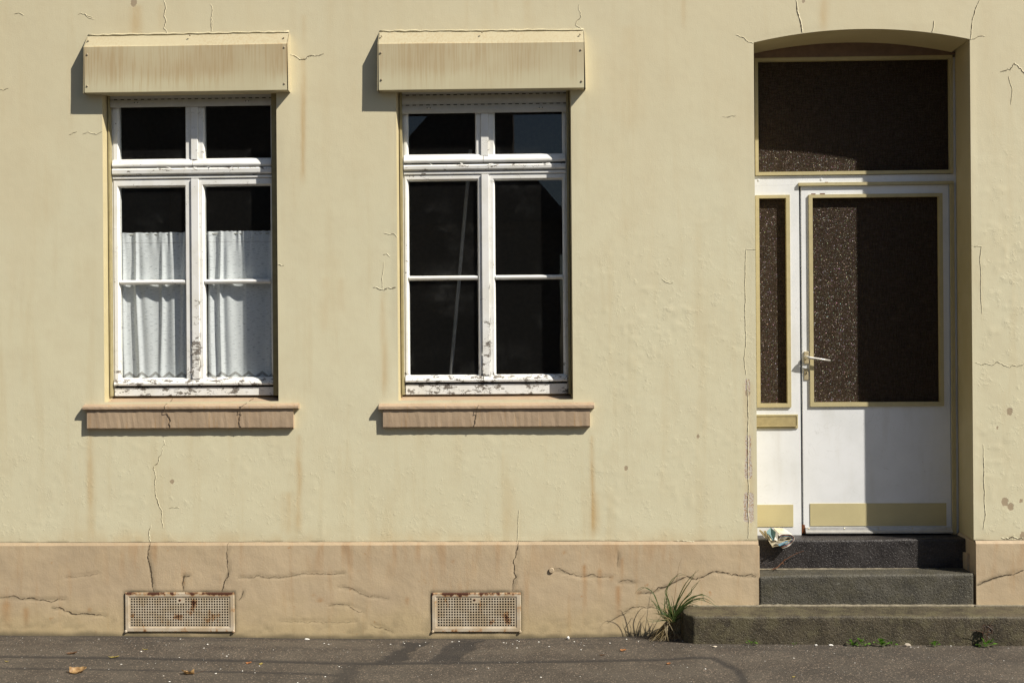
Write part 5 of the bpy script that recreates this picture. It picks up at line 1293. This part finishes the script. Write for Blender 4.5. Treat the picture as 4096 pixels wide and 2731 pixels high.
for k, (pts, m_) in enumerate([([(470, 680), (600, 690), (850, 680), (980, 670)], PC), ([(500, 740), (700, 730), (900, 690)], PW), ([(540, 840), (700, 800), (880, 740), (960, 700)], PC), ([(530, 790), (700, 770), (900, 715)], PC), ([(500, 770), (640, 745), (860, 700)], PW)]):
    sheet(pts, .13, .30, m_, th=.002)
def crump(poly, mat, name='crumpled_page'):
    vs = [PV(*cn(a, b), d) for a, b, d in poly[0]]; o = obj(name, vs, poly[1], mat, news); sm = o.modifiers.new('thickness', 'SOLIDIFY'); sm.thickness = .001; return o
crump(([(245, 410, .16), (330, 470, .13), (355, 520, .15), (320, 560, .18), (230, 450, .2), (450, 660, .15), (350, 610, .13)], [(0, 1, 4), (1, 2, 3, 4), (3, 2, 5, 6)]), PW)
crump(([(340, 440, .16), (400, 450, .14), (430, 520, .13), (400, 640, .13), (340, 590, .15), (360, 500, .18), (520, 690, .13)], [(0, 1, 2, 5), (5, 2, 3, 4), (3, 2, 6)]), PC)
crump(([(520, 372, .20), (640, 470, .15), (660, 480, .14), (600, 700, .11), (410, 500, .13), (440, 440, .17), (540, 560, .17), (490, 590, .12)], [(5, 0, 6, 4), (0, 1, 6), (6, 1, 2, 3), (4, 6, 3, 7)]), PT)
crump(([(655, 435, .13), (705, 490, .12), (695, 700, .11), (610, 680, .10), (630, 600, .12)], [(0, 1, 4), (1, 2, 3, 4)]), PW)
crump(([(430, 500, .125), (500, 560, .115), (590, 700, .105), (560, 690, .12), (480, 570, .13)], [(0, 1, 4), (1, 2, 3, 4)]), PBl)
crump(([(590, 372, .22), (740, 390, .24), (820, 395, .24), (880, 470, .22), (900, 500, .2), (720, 520, .17), (650, 440, .18), (780, 470, .2)], [(0, 1, 7, 6), (1, 2, 7), (2, 3, 7), (7, 3, 4), (6, 7, 4, 5)]), PC)
crump(([(520, 372, .205), (560, 385, .2), (650, 440, .16), (640, 470, .155), (590, 400, .19)], [(0, 1, 4), (1, 2, 3, 4)]), PW)
crump(([(460, 690, .12), (620, 690, .115), (700, 700, .118), (560, 840, .11), (520, 790, .112)], [(0, 1, 4), (1, 2, 3, 4)]), PC)
crump(([(690, 800, .118), (930, 700, .12), (960, 715, .12), (720, 850, .112), (750, 830, .108)], [(0, 1, 4), (1, 2, 3, 4)]), PBl)
MTW = plain('brown_twig', (.13, .055, .025), .8)
tw = thing('dry_twig', 'thin brown twig leaning against the upper step', 'twig', PV(*c6(262, 710), y1 - .05))
pp = bez([PV(*c6(a, b), d) for a, b, d in ((258, 712, y1 - .06), (300, 695, y1 - .05), (335, 660, y1 - .035), (365, 635, y1 - .03), (410, 608, y1 - .025), (450, 588, y1 - .02), (500, 570, y1 - .015))], 5)
MB().tube(pp, [.0036 * (1 - .75 * i / len(pp)) for i in range(len(pp))], 6).make('stem', MTW, tw, smooth=True)
for (a, b, c, d) in ((350, 645, 358, 628), (336, 660, 352, 672), (445, 590, 448, 583)):
    MB().tube([PV(*c6(a, b), y1 - .032), PV(*c6(c, d), y1 - .034)], [.004, .0015], 6).make('bud', MTW, tw)
